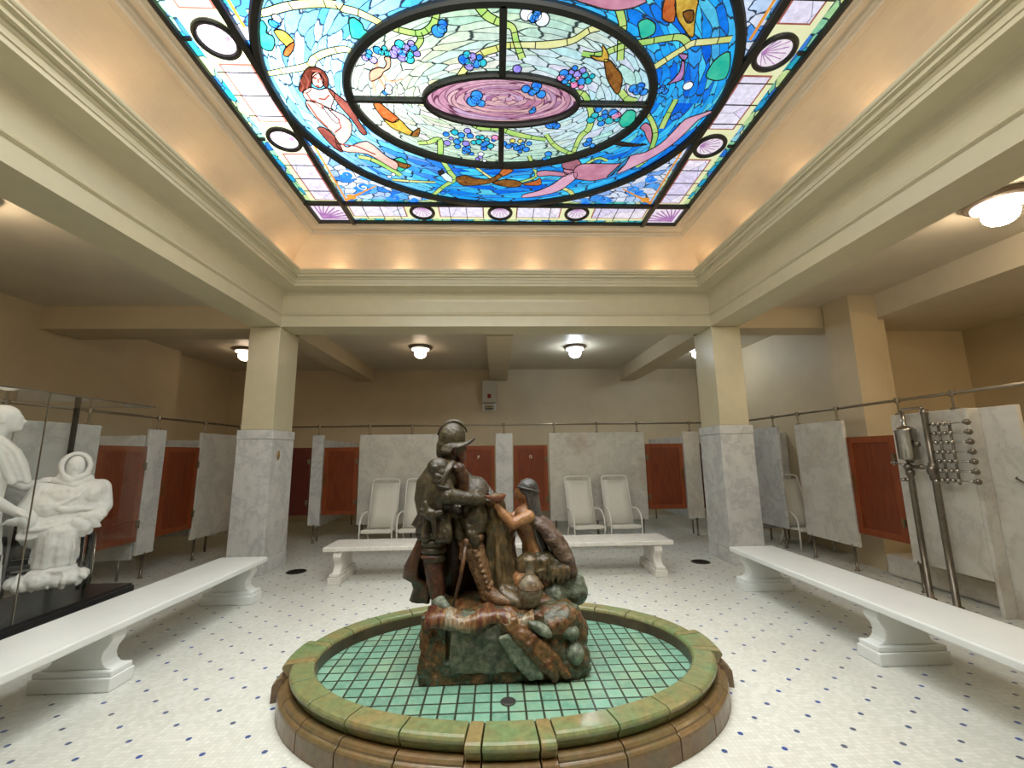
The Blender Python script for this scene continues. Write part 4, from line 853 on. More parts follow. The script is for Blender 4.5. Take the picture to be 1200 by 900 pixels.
# ------------------------------------------------------------------ small fittings
def drain(x, y, lab, r=.13):
    t = thing('floor_drain', lab, 'drain', (x, y, 0), group='floor drains')
    MB().lathe([(.001,.001),(r,.001),(r,.006),(r-.012,.009),(.001,.009)], 28).build('rim', M['drain'], t)
    q = MB()
    for i in range(-3, 4):
        l = math.sqrt(max(0,(r-.02)**2-(i*.03)**2)); q.box(-l, l, i*.03-.005, i*.03+.005, .009, .013)
    q.build('grate', M['dark_metal'], t)
drain(-2.74, 6.22, 'round dark floor drain beside the foot of the left column')
drain(2.90, 6.25, 'round dark floor drain beside the foot of the right column')
t = thing('alarm_box', 'beige alarm box with a red lens high on the far wall under the middle beam', 'alarm', (-.17, 10.9, 2.86))
MB().box(-.19,.19,-.16,0,0,.58).build('housing', M['beige'], t, bevel=.012)
MB().box(-.045,.045,-.166,-.16,.11,.22).build('red_lens', M['red'], t, bevel=.004)
t = thing('alarm_strobe', 'small pale strobe light under the beige alarm box on the far wall', 'alarm light', (-.17, 10.9, 2.66))
MB().box(-.18,.18,-.03,.004,0,.19).build('back_plate', M['white_metal'], t, bevel=.01)
MB().box(-.12,.12,-.09,-.03,.03,.13).build('lens', M['nickel'], t, bevel=.03, seg=3)
tag(MB().lathe([(.001,0),(.10,0),(.10,.012),(.085,.018),(.001,.018)], 24, (-6.748, 9.5, 2.45), 1, 1, Vector((1,0,0))).build('wall_vent', M['wall']), 'round tan vent plate on the left wall near the far corner', 'vent')
# ------------------------------------------------------------------ fountain basin
FX, FY = .06, 3.24
bas = thing('fountain_basin', 'low oval fountain basin of green and ochre glazed tile', 'fountain', (FX, FY, 0))
a0, b0 = 1.28, .84
def lobe(th, d):
    x, y = (a0+d)*math.cos(th), (b0+d)*math.sin(th); return x, y
def sweep_stone(th0, th1, prof, ext, cap=False):
    """one glazed stone between two angles; ext = extra outward reach (a projecting lobe)"""
    mb = MB(); n = max(2, int((th1-th0)/.05)); k = len(prof); C = []
    for i in range(n+1):
        th = th0+(th1-th0)*i/n; nx, ny = math.cos(th)/a0, math.sin(th)/b0; l = math.hypot(nx, ny); nx, ny = nx/l, ny/l
        C.append([(a0*math.cos(th)+nx*(d+(ext if d > .06 else 0)), b0*math.sin(th)+ny*(d+(ext if d > .06 else 0)), z) for d, z in prof])
    vs = [p for r in C for p in r]; fs = []
    for i in range(n):
        for j in range(k):
            fs.append((i*k+j, (i+1)*k+j, (i+1)*k+(j+1) % k, i*k+(j+1) % k))
    fs.append(tuple(range(k))); fs.append(tuple(n*k+j for j in range(k))[::-1])
    mb._add(vs, fs); return mb
COP = [(0,.14),(-.004,.20),(.004,.214),(.014,.22),(.118,.22),(.134,.215),(.144,.203),(.144,.19),(.132,.176),(.124,.165),(.120,.14)]
WAL = [(.02,0),(.02,.14),(.118,.14),(.150,.142),(.166,.137),(.176,.126),(.178,.116),(.192,.112),(.200,.104),(.203,.092),(.207,0)]
# joint angles: projecting stones at the four ends, about 24 stones in all
def cuts():
    out = []
    ends = [(0,.165),(PI/2,.158),(PI,.165),(3*PI/2,.158)]
    for i, (c, h) in enumerate(ends):
        c2, h2 = ends[(i+1) % 4]; c2 = c2 if c2 > c else c2+2*PI
        out += [(c-h, c-h*.62, True), (c-h*.62, c+h*.62, True), (c+h*.62, c+h, True)]
        a, b = c+h, c2-h2; n = 5
        for j in range(n): out.append((a+(b-a)*j/n, a+(b-a)*(j+1)/n, False))
    return out
g = .0035
for s0, s1, L in cuts():
    e = .055 if L else 0
    sweep_stone(s0+g/1.2, s1-g/1.2, COP, e).build('coping_stone', M['coping'], bas, bevel=.004)
for s0, s1, L in cuts():
    e = .05 if L else 0
    sweep_stone(s0+g/1.4, s1-g/1.4, WAL, e).build('wall_stone', M['basin'], bas, bevel=.003)
q = sweep_stone(0, 2*PI, [(.003,.118),(-.010,.118),(-.010,.192),(.003,.192)], 0); q.build('inner_lip', M['lip'], bas)
q = MB(); q.lathe([(1.0,.0),(1.0,.12),(.001,.12)], 64, (0,0,0), a0+.01, b0+.01); q.build('pool_floor', M['pool'], bas)
q = MB(); q.lathe([(.001,.121),(.045,.121),(.045,.126),(.034,.129),(.001,.126)], 24, (.0,-.50,0)); o = q.build('pool_drain', M['drain'], bas); tag(o, 'small round dark drain in the pool floor')

# ------------------------------------------------------------------ fountain statue
st = thing('fountain_statue', 'glazed statue of an armoured man and a kneeling woman in the middle of the basin', 'statue', (FX, FY, .12))
def W(name, mb, mat, parent=st, **k): return mb.build(name, M[mat], parent, world=True, **k)
V = Vector
# base: squared masonry block on the left merging into rock on the right
q = MB()
q.box(-.47, .30, 2.97, 3.62, .118, .50); q.box(-.50,-.20, 2.94, 3.62, .118, .24); q.box(-.20,.36,2.945,3.6,.118,.20)
q.box(-.495,-.33, 2.945, 3.1, .118, .52)
for c, r in (((.34,3.15,.26),(.24,.22,.24)),((.46,3.25,.22),(.16,.25,.2)),((.40,3.1,.42),(.20,.16,.13)),((.52,3.12,.20),(.11,.16,.13)),((.30,3.4,.38),(.32,.24,.2)),
             ((0,3.3,.46),(.42,.33,.1)),((-.25,3.15,.50),(.22,.20,.05)),((.05,3.05,.49),(.30,.12,.06)),((.48,3.06,.38),(.09,.08,.06)),((.56,3.2,.30),(.08,.14,.1)),((.42,3.0,.17),(.20,.07,.08))):
    q.ell(c, r)
W('rock_base', q, 'rock', remesh=.010, relax=2, rough=(.022, 9))
q = MB()
q.box(-.30, .12, 2.925, 2.98, .185, .47); W('green_face_panel', q, 'panel_green', remesh=.010, relax=2, rough=(.012, 14))
# cloth and stone slab slanting down the front right
q = MB()
q.limb([(.02,2.95,.50),(.16,2.92,.40),(.30,2.93,.24),(.36,2.94,.15)], [.045,.055,.055,.035], 8); q.limb([(.10,2.93,.48),(.26,2.92,.36),(.44,2.94,.17)], [.04,.035,.03], 8)
W('slanting_rock', q, 'rock_brown', remesh=.009, relax=1, rough=(.014, 16))
q = MB(); q.prism([(.0,.40),(.07,.43),(.27,.24),(.29,.16),(.20,.15),(.06,.29)], 'y', 2.895, 2.95); W('slanting_slab', q, 'rock_green', remesh=.011, relax=3, rough=(.006, 12))
q = MB(); q.ell((.27,2.93,.44),(.10,.04,.035),Matrix.Rotation(.55,3,'Y')); q.ell((.46,2.99,.40),(.085,.06,.05),Matrix.Rotation(.3,3,'Y')); q.ell((.50,2.98,.27),(.06,.07,.07))
W('grey_stone', q, 'rock_green', remesh=.010, relax=2, rough=(.010, 11))
# draped cloth over the top edge
q = MB(); rows = []
for i in range(7):
    s = i/6
    rows.append([(-.46+.70*j/14, 3.12-.20*min(1, s*1.6)-.012*math.sin(j*1.3), .525+.02*math.sin(j*.9)-(.0 if s < .55 else (s-.55)*.17)+.012*math.sin(j*1.7+i)) for j in range(15)])
q.sheet(rows, .022); W('striped_cloth', q, 'cloth', smooth=True, rough=(.014, 11))
# boulders under the woman
q = MB(); q.ell((.50,3.34,.60),(.17,.16,.125)); q.ell((.55,3.30,.56),(.12,.14,.11)); q.ell((.42,3.26,.56),(.13,.12,.09)); W('green_boulder', q, 'rock_green', remesh=.012, relax=2, rough=(.026, 7))
q = MB(); q.ell((.32,3.38,.56),(.22,.20,.10)); q.ell((.13,3.40,.54),(.16,.18,.12)); q.ell((.30,3.22,.51),(.18,.12,.06)); W('seat_rock', q, 'rock', remesh=.012, relax=2, rough=(.018, 8))
# ---- the armoured man (turned to the right)
kn = q = MB()
q.limb([(-.345,3.24,1.56),(-.352,3.24,1.49)], [.052,.056])                       # neck
q.ell((-.300,3.24,1.605),(.070,.058,.085))                                      # head
q.ell((-.247,3.24,1.60),(.016,.016,.030)); q.ell((-.236,3.24,1.592),(.014,.011,.013)); q.ell((-.262,3.24,1.63),(.020,.045,.012))   # nose, brow
q.ell((-.262,3.24,1.548),(.032,.034,.034)); q.ell((-.268,3.24,1.52),(.022,.026,.040))   # bearded chin
q.ell((-.250,3.24,1.568),(.014,.02,.006)); q.ell((-.252,3.24,1.555),(.013,.018,.006))
for s in (-1, 1): q.ell((-.318,3.24+s*.058,1.60),(.018,.008,.026)); q.ell((-.262,3.24+s*.022,1.612),(.012,.012,.008))
q.ell((-.375,3.24,1.40),(.115,.165,.135)); q.ell((-.375,3.24,1.27),(.100,.135,.11)); q.ell((-.40,3.24,1.14),(.105,.14,.10))   # chest, belly, hips
q.limb([(-.405,3.09,1.46),(-.345,3.04,1.27),(-.20,3.07,1.245),(-.10,3.12,1.235)], [.072,.060,.047,.036])   # right arm
q.limb([(-.34,3.40,1.45),(-.22,3.43,1.34),(-.13,3.36,1.335),(-.07,3.28,1.285)], [.068,.055,.044,.034])     # left arm
q.limb([(-.43,3.17,1.10),(-.455,3.16,.85),(-.42,3.15,.60),(-.405,3.15,.565)], [.092,.072,.050,.045])       # standing leg
q.limb([(-.41,3.14,.545),(-.36,3.08,.535),(-.345,3.06,.53)], [.045,.038,.030])
q.limb([(-.34,3.30,1.08),(-.17,3.22,.91),(-.085,3.17,.64),(-.06,3.16,.60)], [.098,.080,.058,.05])           # stepping leg
q.limb([(-.06,3.15,.585),(.02,3.10,.565),(.075,3.08,.555)], [.05,.042,.034])
def hand(mb, c, fwd, up, side, s=1.0, curl=.9):
    c, f, u, d = V(c), V(fwd).normalized(), V(up).normalized(), V(side).normalized()
    mb.ell(c, (.030*s,.030*s,.030*s)); mb.limb([c-f*.02*s, c+f*.024*s], [.024*s,.026*s], 8)
    for i, (w, L) in enumerate(((-.021,.040),(-.007,.046),(.007,.044),(.021,.034))):
        p = c+f*.034*s+d*w*s; a = p+f*L*.5*s-u*L*.12*curl*s; b = a+f*L*.35*s-u*L*.45*curl*s
        mb.limb([p-f*.01*s, a, b], [.0085*s,.0078*s,.0068*s], 6)
    mb.limb([c-d*.022*s, c-d*.036*s+f*.022*s-u*.006*s, c-d*.030*s+f*.040*s-u*.014*s], [.010*s,.009*s,.0075*s], 6)
hand(q, (-.075,3.125,1.232), (1,.1,-.05), (0,0,1), (0,1,0)); hand(q, (-.055,3.265,1.272), (.8,-.4,-.5), (.3,0,1), (.3,1,0), curl=.6)
kb = W('armoured_man', q, 'armor', remesh=.0062, relax=3, rough=(.003, 30))
# armour plates, helmet, clothing (children of the man)
q = MB(); q.ell((-.318,3.24,1.598),(.062,.060,.078)); q.ell((-.282,3.24,1.575),(.048,.047,.058)); q.ell((-.243,3.24,1.592),(.022,.018,.026)); q.ell((-.262,3.24,1.535),(.034,.038,.05))
q.ell((-.232,3.24,1.588),(.017,.011,.012)); q.ell((-.258,3.24,1.617),(.016,.044,.010))
for s in (-1, 1): q.ell((-.255,3.24+s*.026,1.60),(.010,.012,.007)); q.ell((-.318,3.24+s*.061,1.59),(.018,.008,.026))
W('bearded_face', q, 'face', kb, remesh=.006, relax=1)
q = MB(); q.ell((-.335,3.24,1.68),(.105,.088,.115), Matrix.Rotation(.18,3,'Y')); q.limb([(-.385,3.24,1.62),(-.395,3.24,1.565)], [.068,.058]); q.ell((-.345,3.24,1.60),(.07,.078,.06))
W('morion_helmet', q, 'armor', kb, remesh=.008, relax=3)
q = MB(); rows = []
for i in range(4):     # brim swept up to a point at the front
    r = i/3; row = []
    for j in range(25):
        a = -2.5+5.0*j/24
        fr = max(0, math.cos(a)); rad = .085+.070*r*(.45+.62*fr)
        row.append((-.325+rad*math.cos(a)*1.05, 3.24+rad*math.sin(a)*.86, 1.642-.018*r+.052*r*fr**3-.03*r*math.sin(a)**2+(.0 if fr else -.045*r)))
    rows.append(row)
q.sheet(rows, .010); W('helmet_brim', q, 'armor', kb, smooth=True)
q = MB(); q.tube([(-.335+.112*math.cos(a)+.016*math.sin(a), 3.24, 1.68+.122*math.sin(a)) for a in [PI*.95-PI*.85*i/16 for i in range(17)]], [.006+.012*math.sin(PI*i/16) for i in range(17)], 8); W('helmet_crest', q, 'armor', kb, smooth=True)
q = MB()
for c, r in (((-.412,3.075,1.455),(.085,.062,.075)),((-.395,3.055,1.40),(.075,.055,.03)),((-.385,3.05,1.365),(.07,.052,.026))): q.ell(c, r, Matrix.Rotation(.3,3,'Y'))
q.ell((-.43,3.018,1.46),(.024,.012,.024)); W('shoulder_plate', q, 'armor', kb, remesh=.007, relax=2)
q = MB(); q.ell((-.34,3.03,1.27),(.060,.055,.058)); q.ell((-.34,2.975,1.27),(.022,.014,.022)); q.lathe([(.05,-.012),(.066,-.006),(.066,.006),(.05,.012)], 18, (-.362,3.045,1.335), 1, 1, V((.25,-.1,1))); q.lathe([(.045,-.01),(.058,0),(.045,.01)], 18, (-.265,3.05,1.255), 1, 1, V((1,.1,-.1))); W('elbow_plate', q, 'armor', kb, smooth=True)
q = MB(); q.lathe([(.040,-.05),(.05,-.03),(.044,0),(.04,.05)], 16, (-.135,3.105,1.238), 1, 1, V((1,.25,-.06))); W('gauntlet_cuff', q, 'armor', kb, smooth=True)
q = MB(); q.ell((-.33,3.24,1.475),(.105,.125,.035), Matrix.Rotation(.25,3,'Y')); q.limb([(-.40,3.12,1.50),(-.29,3.12,1.45),(-.245,3.2,1.41),(-.25,3.3,1.40)], [.03,.032,.034,.03]); q.limb([(-.28,3.16,1.45),(-.25,3.2,1.36),(-.25,3.22,1.27)], [.05,.055,.05]); W('scarf_collar', q, 'cape', kb, remesh=.008, relax=2, rough=(.008, 16))
q = MB()
for i in range(9):
    a = i*.75-1.2; x = -.40+.125*math.cos(a); y = 3.24+.155*math.sin(a); q.limb([(x,y,1.13),(-.40+.15*math.cos(a),3.24+.18*math.sin(a),.985)], [.034,.042], 8)
q.lathe([(.125,1.105),(.14,1.12),(.14,1.15),(.125,1.165)], 24, (-.395,3.24,0), 1, 1.15); W('armour_skirt', q, 'cape_olive', kb, remesh=.009, relax=2, rough=(.006, 20))
q = MB(); 
for z in (.99,.94,.89): q.lathe([(.07,-.022),(.090,-.012),(.086,.02),(.07,.024)], 18, (-.447,3.16,z), 1, 1)
q.ell((-.435,3.13,.84),(.075,.06,.045)); W('thigh_plates', q, 'armor', kb, smooth=True)
q = MB(); q.limb([(-.452,3.155,.82),(-.43,3.15,.68),(-.41,3.15,.58)], [.070,.062,.052]); q.ell((-.455,3.12,.85),(.085,.055,.026)); W('greave', q, 'greave', kb, remesh=.008, relax=2, rough=(.006, 18))
q = MB(); q.limb([(-.41,3.14,.565),(-.37,3.08,.545),(-.345,3.05,.54)], [.048,.042,.036]); W('pale_boot_tip', q, 'rock_green', kb, remesh=.008, relax=2)
q = MB(); q.limb([(-.185,3.20,.93),(-.125,3.17,.78),(-.075,3.15,.63)], [.078,.072,.058]); q.limb([(-.25,3.17,.93),(-.19,3.13,.95),(-.12,3.15,.97)], [.03,.036,.03]); q.limb([(-.235,3.14,.90),(-.25,3.13,.84)], [.03,.02])
for i in range(6): q.lathe([(.06,-.012),(.081-.003*i,0),(.06,.012)], 16, (-.165+.017*i,3.185-.006*i,.885-.048*i), 1, 1, V((-.33,.1,1)))
for i in range(9): q.ell((-.15+.0135*i,3.105-.003*i,.885-.034*i),(.016,.014,.014))
q.limb([(-.07,3.14,.60),(.0,3.10,.575),(.075,3.07,.56)], [.058,.05,.038]); W('laced_boot', q, 'boot', kb, remesh=.0075, relax=1, rough=(.004, 25))
q = MB(); q.tube([(-.215,3.06,.93),(-.245,3.05,.74),(-.295,3.04,.55)], [.016,.014,.010], 8); q.ell((-.212,3.06,.95),(.024,.02,.03)); W('scabbard', q, 'cape', kb, smooth=True)
q = MB(); q.limb([(-.52,3.06,1.17),(-.44,3.03,1.14),(-.385,3.02,1.16)], [.02,.03,.022]); q.limb([(-.49,3.03,1.22),(-.43,3.02,1.10),(-.42,3.02,1.0)], [.022,.018,.014]); q.ell((-.45,3.02,1.15),(.045,.03,.04)); W('sword_hilt', q, 'cape_olive', kb, remesh=.007, relax=1)
# cape: bulging off the back, pinched at the belt, hanging to the rock
q = MB(); rows = []
CP = [(1.50,-.42,.10,.22),(1.44,-.50,.15,.26),(1.34,-.565,.17,.27),(1.22,-.575,.16,.25),(1.10,-.56,.12,.20),(1.02,-.60,.10,.17)]
for z, x, bl, wy in CP:
    rows.append([(x+ (bl+.04)*abs(s)**2.2 - .014*math.sin(s*9+z*7), 3.27+wy*s, z+.02*math.cos(s*5)) for s in [-1+i/9 for i in range(19)]])
q.sheet(rows, .030)
W('upper_cape', q, 'cape_olive', kb, smooth=True, rough=(.010, 11))
q = MB(); rows = []
for z, x, bl, wy in [(1.12,-.50,.16,.22),(.98,-.545,.20,.24),(.86,-.60,.26,.26),(.76,-.65,.32,.28),(.69,-.665,.36,.29),(.66,-.60,.36,.28),(.60,-.58,.40,.27),(.52,-.60,.44,.27)]:
    rows.append([(x+bl*abs(s)**1.7 - .02*math.sin(s*11+z*5), 3.30+wy*s, z) for s in [-.42+1.42*i/17 for i in range(18)]])
q.sheet(rows, .034); q2 = W('lower_cape', q, 'cape', kb, smooth=True, rough=(.012, 9))
q = MB(); rows = []
for z in (1.08,.9,.72,.52): rows.append([(-.46+.44*i/10, 3.42+.05*math.sin(i*1.3+z), z) for i in range(11)])
q.sheet(rows, .03); W('cape_lining', q, 'cape', kb, smooth=True, rough=(.01, 9))
# shield and draped trunk in front of him
q = MB(); q.lathe([(.001,.03),(.05,.026),(.09,.012),(.115,-.012),(.12,-.03),(.001,-.03)], 28, (-.15,3.22,1.27), 1, 1.1, V((.25,-1,.35))); W('round_shield', q, 'armor', st, smooth=True, rough=(.008, 20))
q = MB(); q.limb([(-.17,3.20,1.20),(-.15,3.19,1.06),(-.20,3.18,.96)], [.10,.09,.06]); q.limb([(-.24,3.16,1.10),(-.18,3.13,1.0),(-.155,3.13,.95)], [.04,.045,.04]); W('bunched_cloth', q, 'cape_olive', st, remesh=.010, relax=2, rough=(.02, 12))
q = MB()
q.limb([(-.02,3.24,1.20),(-.005,3.24,1.0),(.01,3.24,.78),(.04,3.22,.60),(.075,3.18,.54)], [.075,.085,.088,.105,.12])
for k in range(7):
    a = k*.8-2.6; q.limb([(-.02+.07*math.cos(a),3.24+.07*math.sin(a),1.18),(.0+.085*math.cos(a+.2),3.24+.085*math.sin(a+.2),.95),(.03+.10*math.cos(a+.1),3.23+.10*math.sin(a+.1),.66),(.08+.15*math.cos(a),3.2+.12*math.sin(a),.54)], [.018,.02,.024,.02], 6)
q.limb([(.04,3.12,.60),(.14,3.06,.56),(.22,3.03,.53)], [.05,.045,.03]); W('draped_trunk', q, 'drape', st, remesh=.009, relax=2, rough=(.010, 12))
q = MB(); q.ell((.075,3.36,1.0),(.075,.08,.08)); q.limb([(.07,3.38,.98),(.085,3.38,.78),(.12,3.34,.60)], [.06,.07,.09]); W('brown_stump', q, 'rock_brown', st, remesh=.010, relax=2, rough=(.016, 10))
q = MB(); q.limb([(.19,3.42,.66),(.20,3.40,.74)], [.04,.012], 8); W('pointed_stone', q, 'hair', st, remesh=.01, relax=1)
# the bowl they hold
q = MB(); q.lathe([(.001,-.05),(.045,-.045),(.085,-.01),(.100,.025),(.092,.028),(.07,.0),(.001,-.012)], 28, (-.028,3.18,1.235)); W('bowl', q, 'bowl', st, smooth=True)
# ---- kneeling woman (turned to the left, seen from the side and back)
q = MB()
q.ell((.225,3.30,1.262),(.066,.060,.084)); q.ell((.176,3.30,1.253),(.034,.040,.058)); q.ell((.148,3.30,1.258),(.017,.012,.014)); q.ell((.163,3.30,1.275),(.012,.012,.02)); q.ell((.172,3.30,1.215),(.022,.024,.02))
q.ell((.160,3.30,1.236),(.010,.016,.006)); q.ell((.161,3.30,1.226),(.009,.014,.005)); q.ell((.168,3.30,1.290),(.014,.04,.009))
for s in (-1, 1): q.ell((.170,3.30+s*.022,1.270),(.010,.010,.006)); q.ell((.228,3.30+s*.058,1.255),(.016,.007,.02))
q.limb([(.225,3.30,1.20),(.228,3.30,1.13)], [.036,.040])
q.limb([(.215,3.30,1.09),(.215,3.30,1.04),(.258,3.31,.92),(.295,3.32,.80)], [.085,.088,.076,.11]); q.ell((.175,3.25,1.045),(.04,.04,.04)); q.ell((.175,3.34,1.045),(.04,.04,.04))
q.ell((.225,3.30,1.10),(.06,.13,.045))
q.limb([(.232,3.19,1.10),(.115,3.15,1.055),(.04,3.155,1.13),(.015,3.16,1.165)], [.048,.040,.034,.026])      # near arm
q.limb([(.215,3.41,1.10),(.10,3.37,1.06),(.02,3.29,1.14),(.0,3.26,1.18)], [.046,.038,.032,.026])             # far arm
hand(q, (.0,3.15,1.185), (-.35,.2,1), (1,0,.3), (0,1,0), .9, .7); hand(q, (-.005,3.25,1.20), (-.35,-.2,1), (1,0,.3), (0,1,0), .9, .7)
q.limb([(.30,3.30,.77),(.20,3.22,.68),(.17,3.20,.66)], [.105,.085,.07]); q.limb([(.19,3.22,.66),(.34,3.24,.65),(.46,3.30,.66)], [.07,.062,.045])
q.limb([(.31,3.36,.76),(.18,3.40,.70)], [.10,.075]); q.limb([(.18,3.40,.68),(.38,3.40,.66),(.50,3.40,.67)], [.065,.055,.04])
wb = W('kneeling_woman', q, 'skin', remesh=.0062, relax=3)
q = MB(); q.ell((.240,3.30,1.288),(.080,.075,.080)); q.limb([(.262,3.30,1.25),(.285,3.29,1.14),(.305,3.28,1.00),(.335,3.26,.86)], [.058,.050,.044,.030])
for k in range(5): q.limb([(.225+.012*k,3.24+.03*k,1.27),(.255+.01*k,3.235+.03*k,1.12),(.29+.012*k,3.225+.035*k,.95),(.335+.02*k,3.21+.04*k,.83)], [.016,.016,.014,.008], 6)
W('long_hair', q, 'hair', wb, remesh=.0075, relax=1)
q = MB(); q.tube([(.240+.081*math.cos(a),3.30+.076*math.sin(a),1.288-.02*math.cos(a)) for a in [2*PI*i/24 for i in range(24)]], .009, 6, closed=True); W('head_band', q, 'hair', wb, smooth=True)
q = MB()
for k in range(7):
    y = 3.20+.045*k; b = .03*math.sin(k*1.2)
    q.limb([(.255+.01*math.sin(k),y*.6+3.31*.4,1.115-.01*abs(k-3)),(.345+b*.3,y*.8+3.32*.2,1.045-.012*abs(k-3)),(.43+b*.4,y,.95-.016*abs(k-3)),(.50+b*.4,y,.83-.012*abs(k-3)),(.55+b*.3,y,.70)], [.035,.052,.056,.054,.034], 8)
q.ell((.38,3.33,.98),(.10,.13,.07),Matrix.Rotation(.9,3,'Y')); q.ell((.47,3.33,.84),(.13,.14,.065),Matrix.Rotation(1.0,3,'Y'))
W('feather_cloak', q, 'feather', wb, remesh=.011, relax=2, rough=(.012, 14))
q = MB()
for k in range(8):
    x = .25+.035*k; q.limb([(x,3.20-.002*k,.80-.004*k),(x+.012,3.165,.73),(x+.004,3.155,.655)], [.024,.024,.010], 6)
q.ell((.23,3.22,.74),(.10,.09,.11)); q.ell((.33,3.26,.78),(.13,.11,.07)); W('fringed_skirt', q, 'drape', wb, remesh=.009, relax=1, rough=(.008, 18))
# ---- jar
q = MB(); q.lathe([(.001,0),(.055,0),(.062,.01),(.080,.06),(.086,.11),(.080,.145),(.060,.175),(.034,.195),(.030,.205),(.030,.275),(.038,.285),(.040,.298),(.030,.30),(.024,.29),(.001,.28)], 28, (.225,3.035,.545))
jr = W('water_jar', q, 'jar', smooth=True, rough=(.004, 12))
q = MB(); q.tube([(.225+.087*math.cos(2*PI*i/28),3.035+.087*math.sin(2*PI*i/28),.665) for i in range(28)], .004, 6, closed=True); W('jar_band', q, 'rock_brown', jr, smooth=True)
# ------------------------------------------------------------------ glass case with the plaster group
def mk_glass():
    t = NT('case glass'); tr = t.n('ShaderNodeBsdfTransparent'); tr.inputs[0].default_value = (.985,.992,.988,1)
    gl = t.n('ShaderNodeBsdfGlossy'); gl.inputs['Roughness'].default_value = .02; gl.inputs['Color'].default_value = (1,1,1,1)
    lw = t.n('ShaderNodeLayerWeight'); fr = t.math('ADD', .03, t.math('MULTIPLY', t.math('POWER', lw.outputs['Facing'], 5.0), .9))
    mx = t.n('ShaderNodeMixShader'); t.put(mx.inputs[0], fr); t.put(mx.inputs[1], tr.outputs[0]); t.put(mx.inputs[2], gl.outputs[0])
    t.t.links.new(mx.outputs[0], t.out.inputs[0]); return t.mat
M['glass'] = mk_glass()
CX0, CX1, CY0, CY1, CT, CP = -4.56, -3.72, 2.45, 4.76, 2.10, .30
t = thing('display_case', 'tall glass case on a black plinth behind the left bench, holding white plaster figures', 'display case', ((CX0+CX1)/2, (CY0+CY1)/2, 0))
ex, ey = (CX1-CX0)/2, (CY1-CY0)/2
MB().box(-ex, ex, -ey, ey, 0, CP-.02).build('plinth', M['black'], t, bevel=.008)
MB().box(-ex+.015, ex-.015, -ey+.015, ey-.015, CP-.02, CP).build('plinth_top', M['black'], t)
def pane(x0,x1,y0,y1,z0,z1): MB().box(x0,x1,y0,y1,z0,z1).build('glass_pane', M['glass'], t)
pane(ex-.02, ex-.012, -ey+.02, 1.2-ey-.002, CP, CT); pane(ex-.02, ex-.012, 1.2-ey+.002, ey-.02, CP, CT)
pane(-ex+.03, ex-.03, ey-.02, ey-.012, CP, CT); pane(-ex+.03, ex-.03, -ey+.012, -ey+.02, CP, CT); pane(-ex+.012, -ex+.02, -ey+.03, ey-.03, CP, CT)
pane(-ex+.012, ex-.012, -ey+.012, ey-.012, CT, CT+.008)
for y in (ey-.035, -ey+.035): MB().box(-ex+.012, -ex+.045, y-.018, y+.018, CP, CT).build('corner_post', M['dark_metal'], t)
MB().box(ex-.020, ex-.011, 1.2-ey-.003, 1.2-ey+.003, CP, CT).build('pane_joint', M['nickel'], t)
for p in ((-ex+.012, ex-.006, ey-.022, ey-.008), (ex-.022, ex-.006, -ey+.012, ey-.012)): MB().box(*p, CT+.001, CT+.012).build('top_edge', M['pipe'], t)
Pm = M['plaster']
# seated figure wrapped in sheets, turned towards the room
gx, gy = -4.07, 4.32
se = thing('plaster_seated_figure', 'white plaster figure seated in a wheelchair, wrapped in a hooded sheet', 'sculpture', (gx, gy, CP))
f = V((.69,-.72,0)).normalized(); r_ = V((.72,.69,0)).normalized(); B0 = V((gx, gy, 0))
def L(a, b, z): return B0+f*a+r_*b+V((0,0,z))
RZ = Matrix(((f.x, r_.x, 0),(f.y, r_.y, 0),(0,0,1)))
TL = RZ @ Matrix.Rotation(.25, 3, 'Y')
q = MB()
q.ell(L(.02,0,1.49),(.085,.072,.105),TL); q.ell(L(.095,0,1.47),(.016,.013,.026),TL); q.ell(L(.082,0,1.43),(.014,.024,.008),TL); q.ell(L(.08,0,1.42),(.013,.02,.008),TL); q.ell(L(.085,0,1.515),(.014,.05,.010),TL); q.ell(L(.07,0,1.40),(.022,.03,.02),TL)
for k in (-1, 1): q.ell(L(.082,k*.028,1.49),(.010,.014,.008),TL)
q.limb([L(.0,0,1.42),L(-.02,0,1.28)], [.065,.09])
q.ell(L(-.04,-.01,1.16),(.16,.27,.21),RZ); q.ell(L(-.02,-.06,.95),(.17,.26,.17),RZ); q.ell(L(.0,-.10,.86),(.18,.20,.12),RZ)
for k in (-1, 1):
    q.limb([L(-.02,.0+k*.19,1.27),L(.02,k*.24-.02,1.10),L(.14,k*.22-.03,1.01)], [.09,.085,.06])
    q.limb([L(.0,-.06+k*.07,.86),L(.15,-.05+k*.06,.89),L(.15,-.05+k*.06,.68),L(.13,-.05+k*.06,.55)], [.10,.085,.065,.06]); q.limb([L(.14,-.05+k*.07,.48),L(.2,-.05+k*.07,.47)], [.05,.042])
q.limb([L(.12,.20,1.02),L(.15,.17,.985)], [.05,.042]); q.limb([L(.11,-.24,1.02),L(.11,-.31,1.02)], [.048,.042])
hand(q, L(.16,.165,.985), V((0,0,-.8))+r_*.45+f*.3, f, r_, 1.25, .5); hand(q, L(.11,-.33,1.02), -r_+V((0,0,-.1)), V((0,0,1)), f, 1.15, .9)
sb = q.build('seated_body', Pm, se, world=True, remesh=.0085, relax=2)
q = MB()   # hood round the face
for rr_, a_, th_ in ((.098,.075,.026),(.104,.045,.028),(.10,.01,.03),(.09,-.03,.03)):
    q.tube([L(a_-.25*.128*math.cos(t)*.5, rr_*math.sin(t)*(1-.12*max(0,-math.cos(t))), 1.487+.122*math.cos(t)) for t in [2*PI*i/26 for i in range(26)]], th_*.72, 8, closed=True)
q.ell(L(-.045,0,1.50),(.075,.105,.125),RZ)
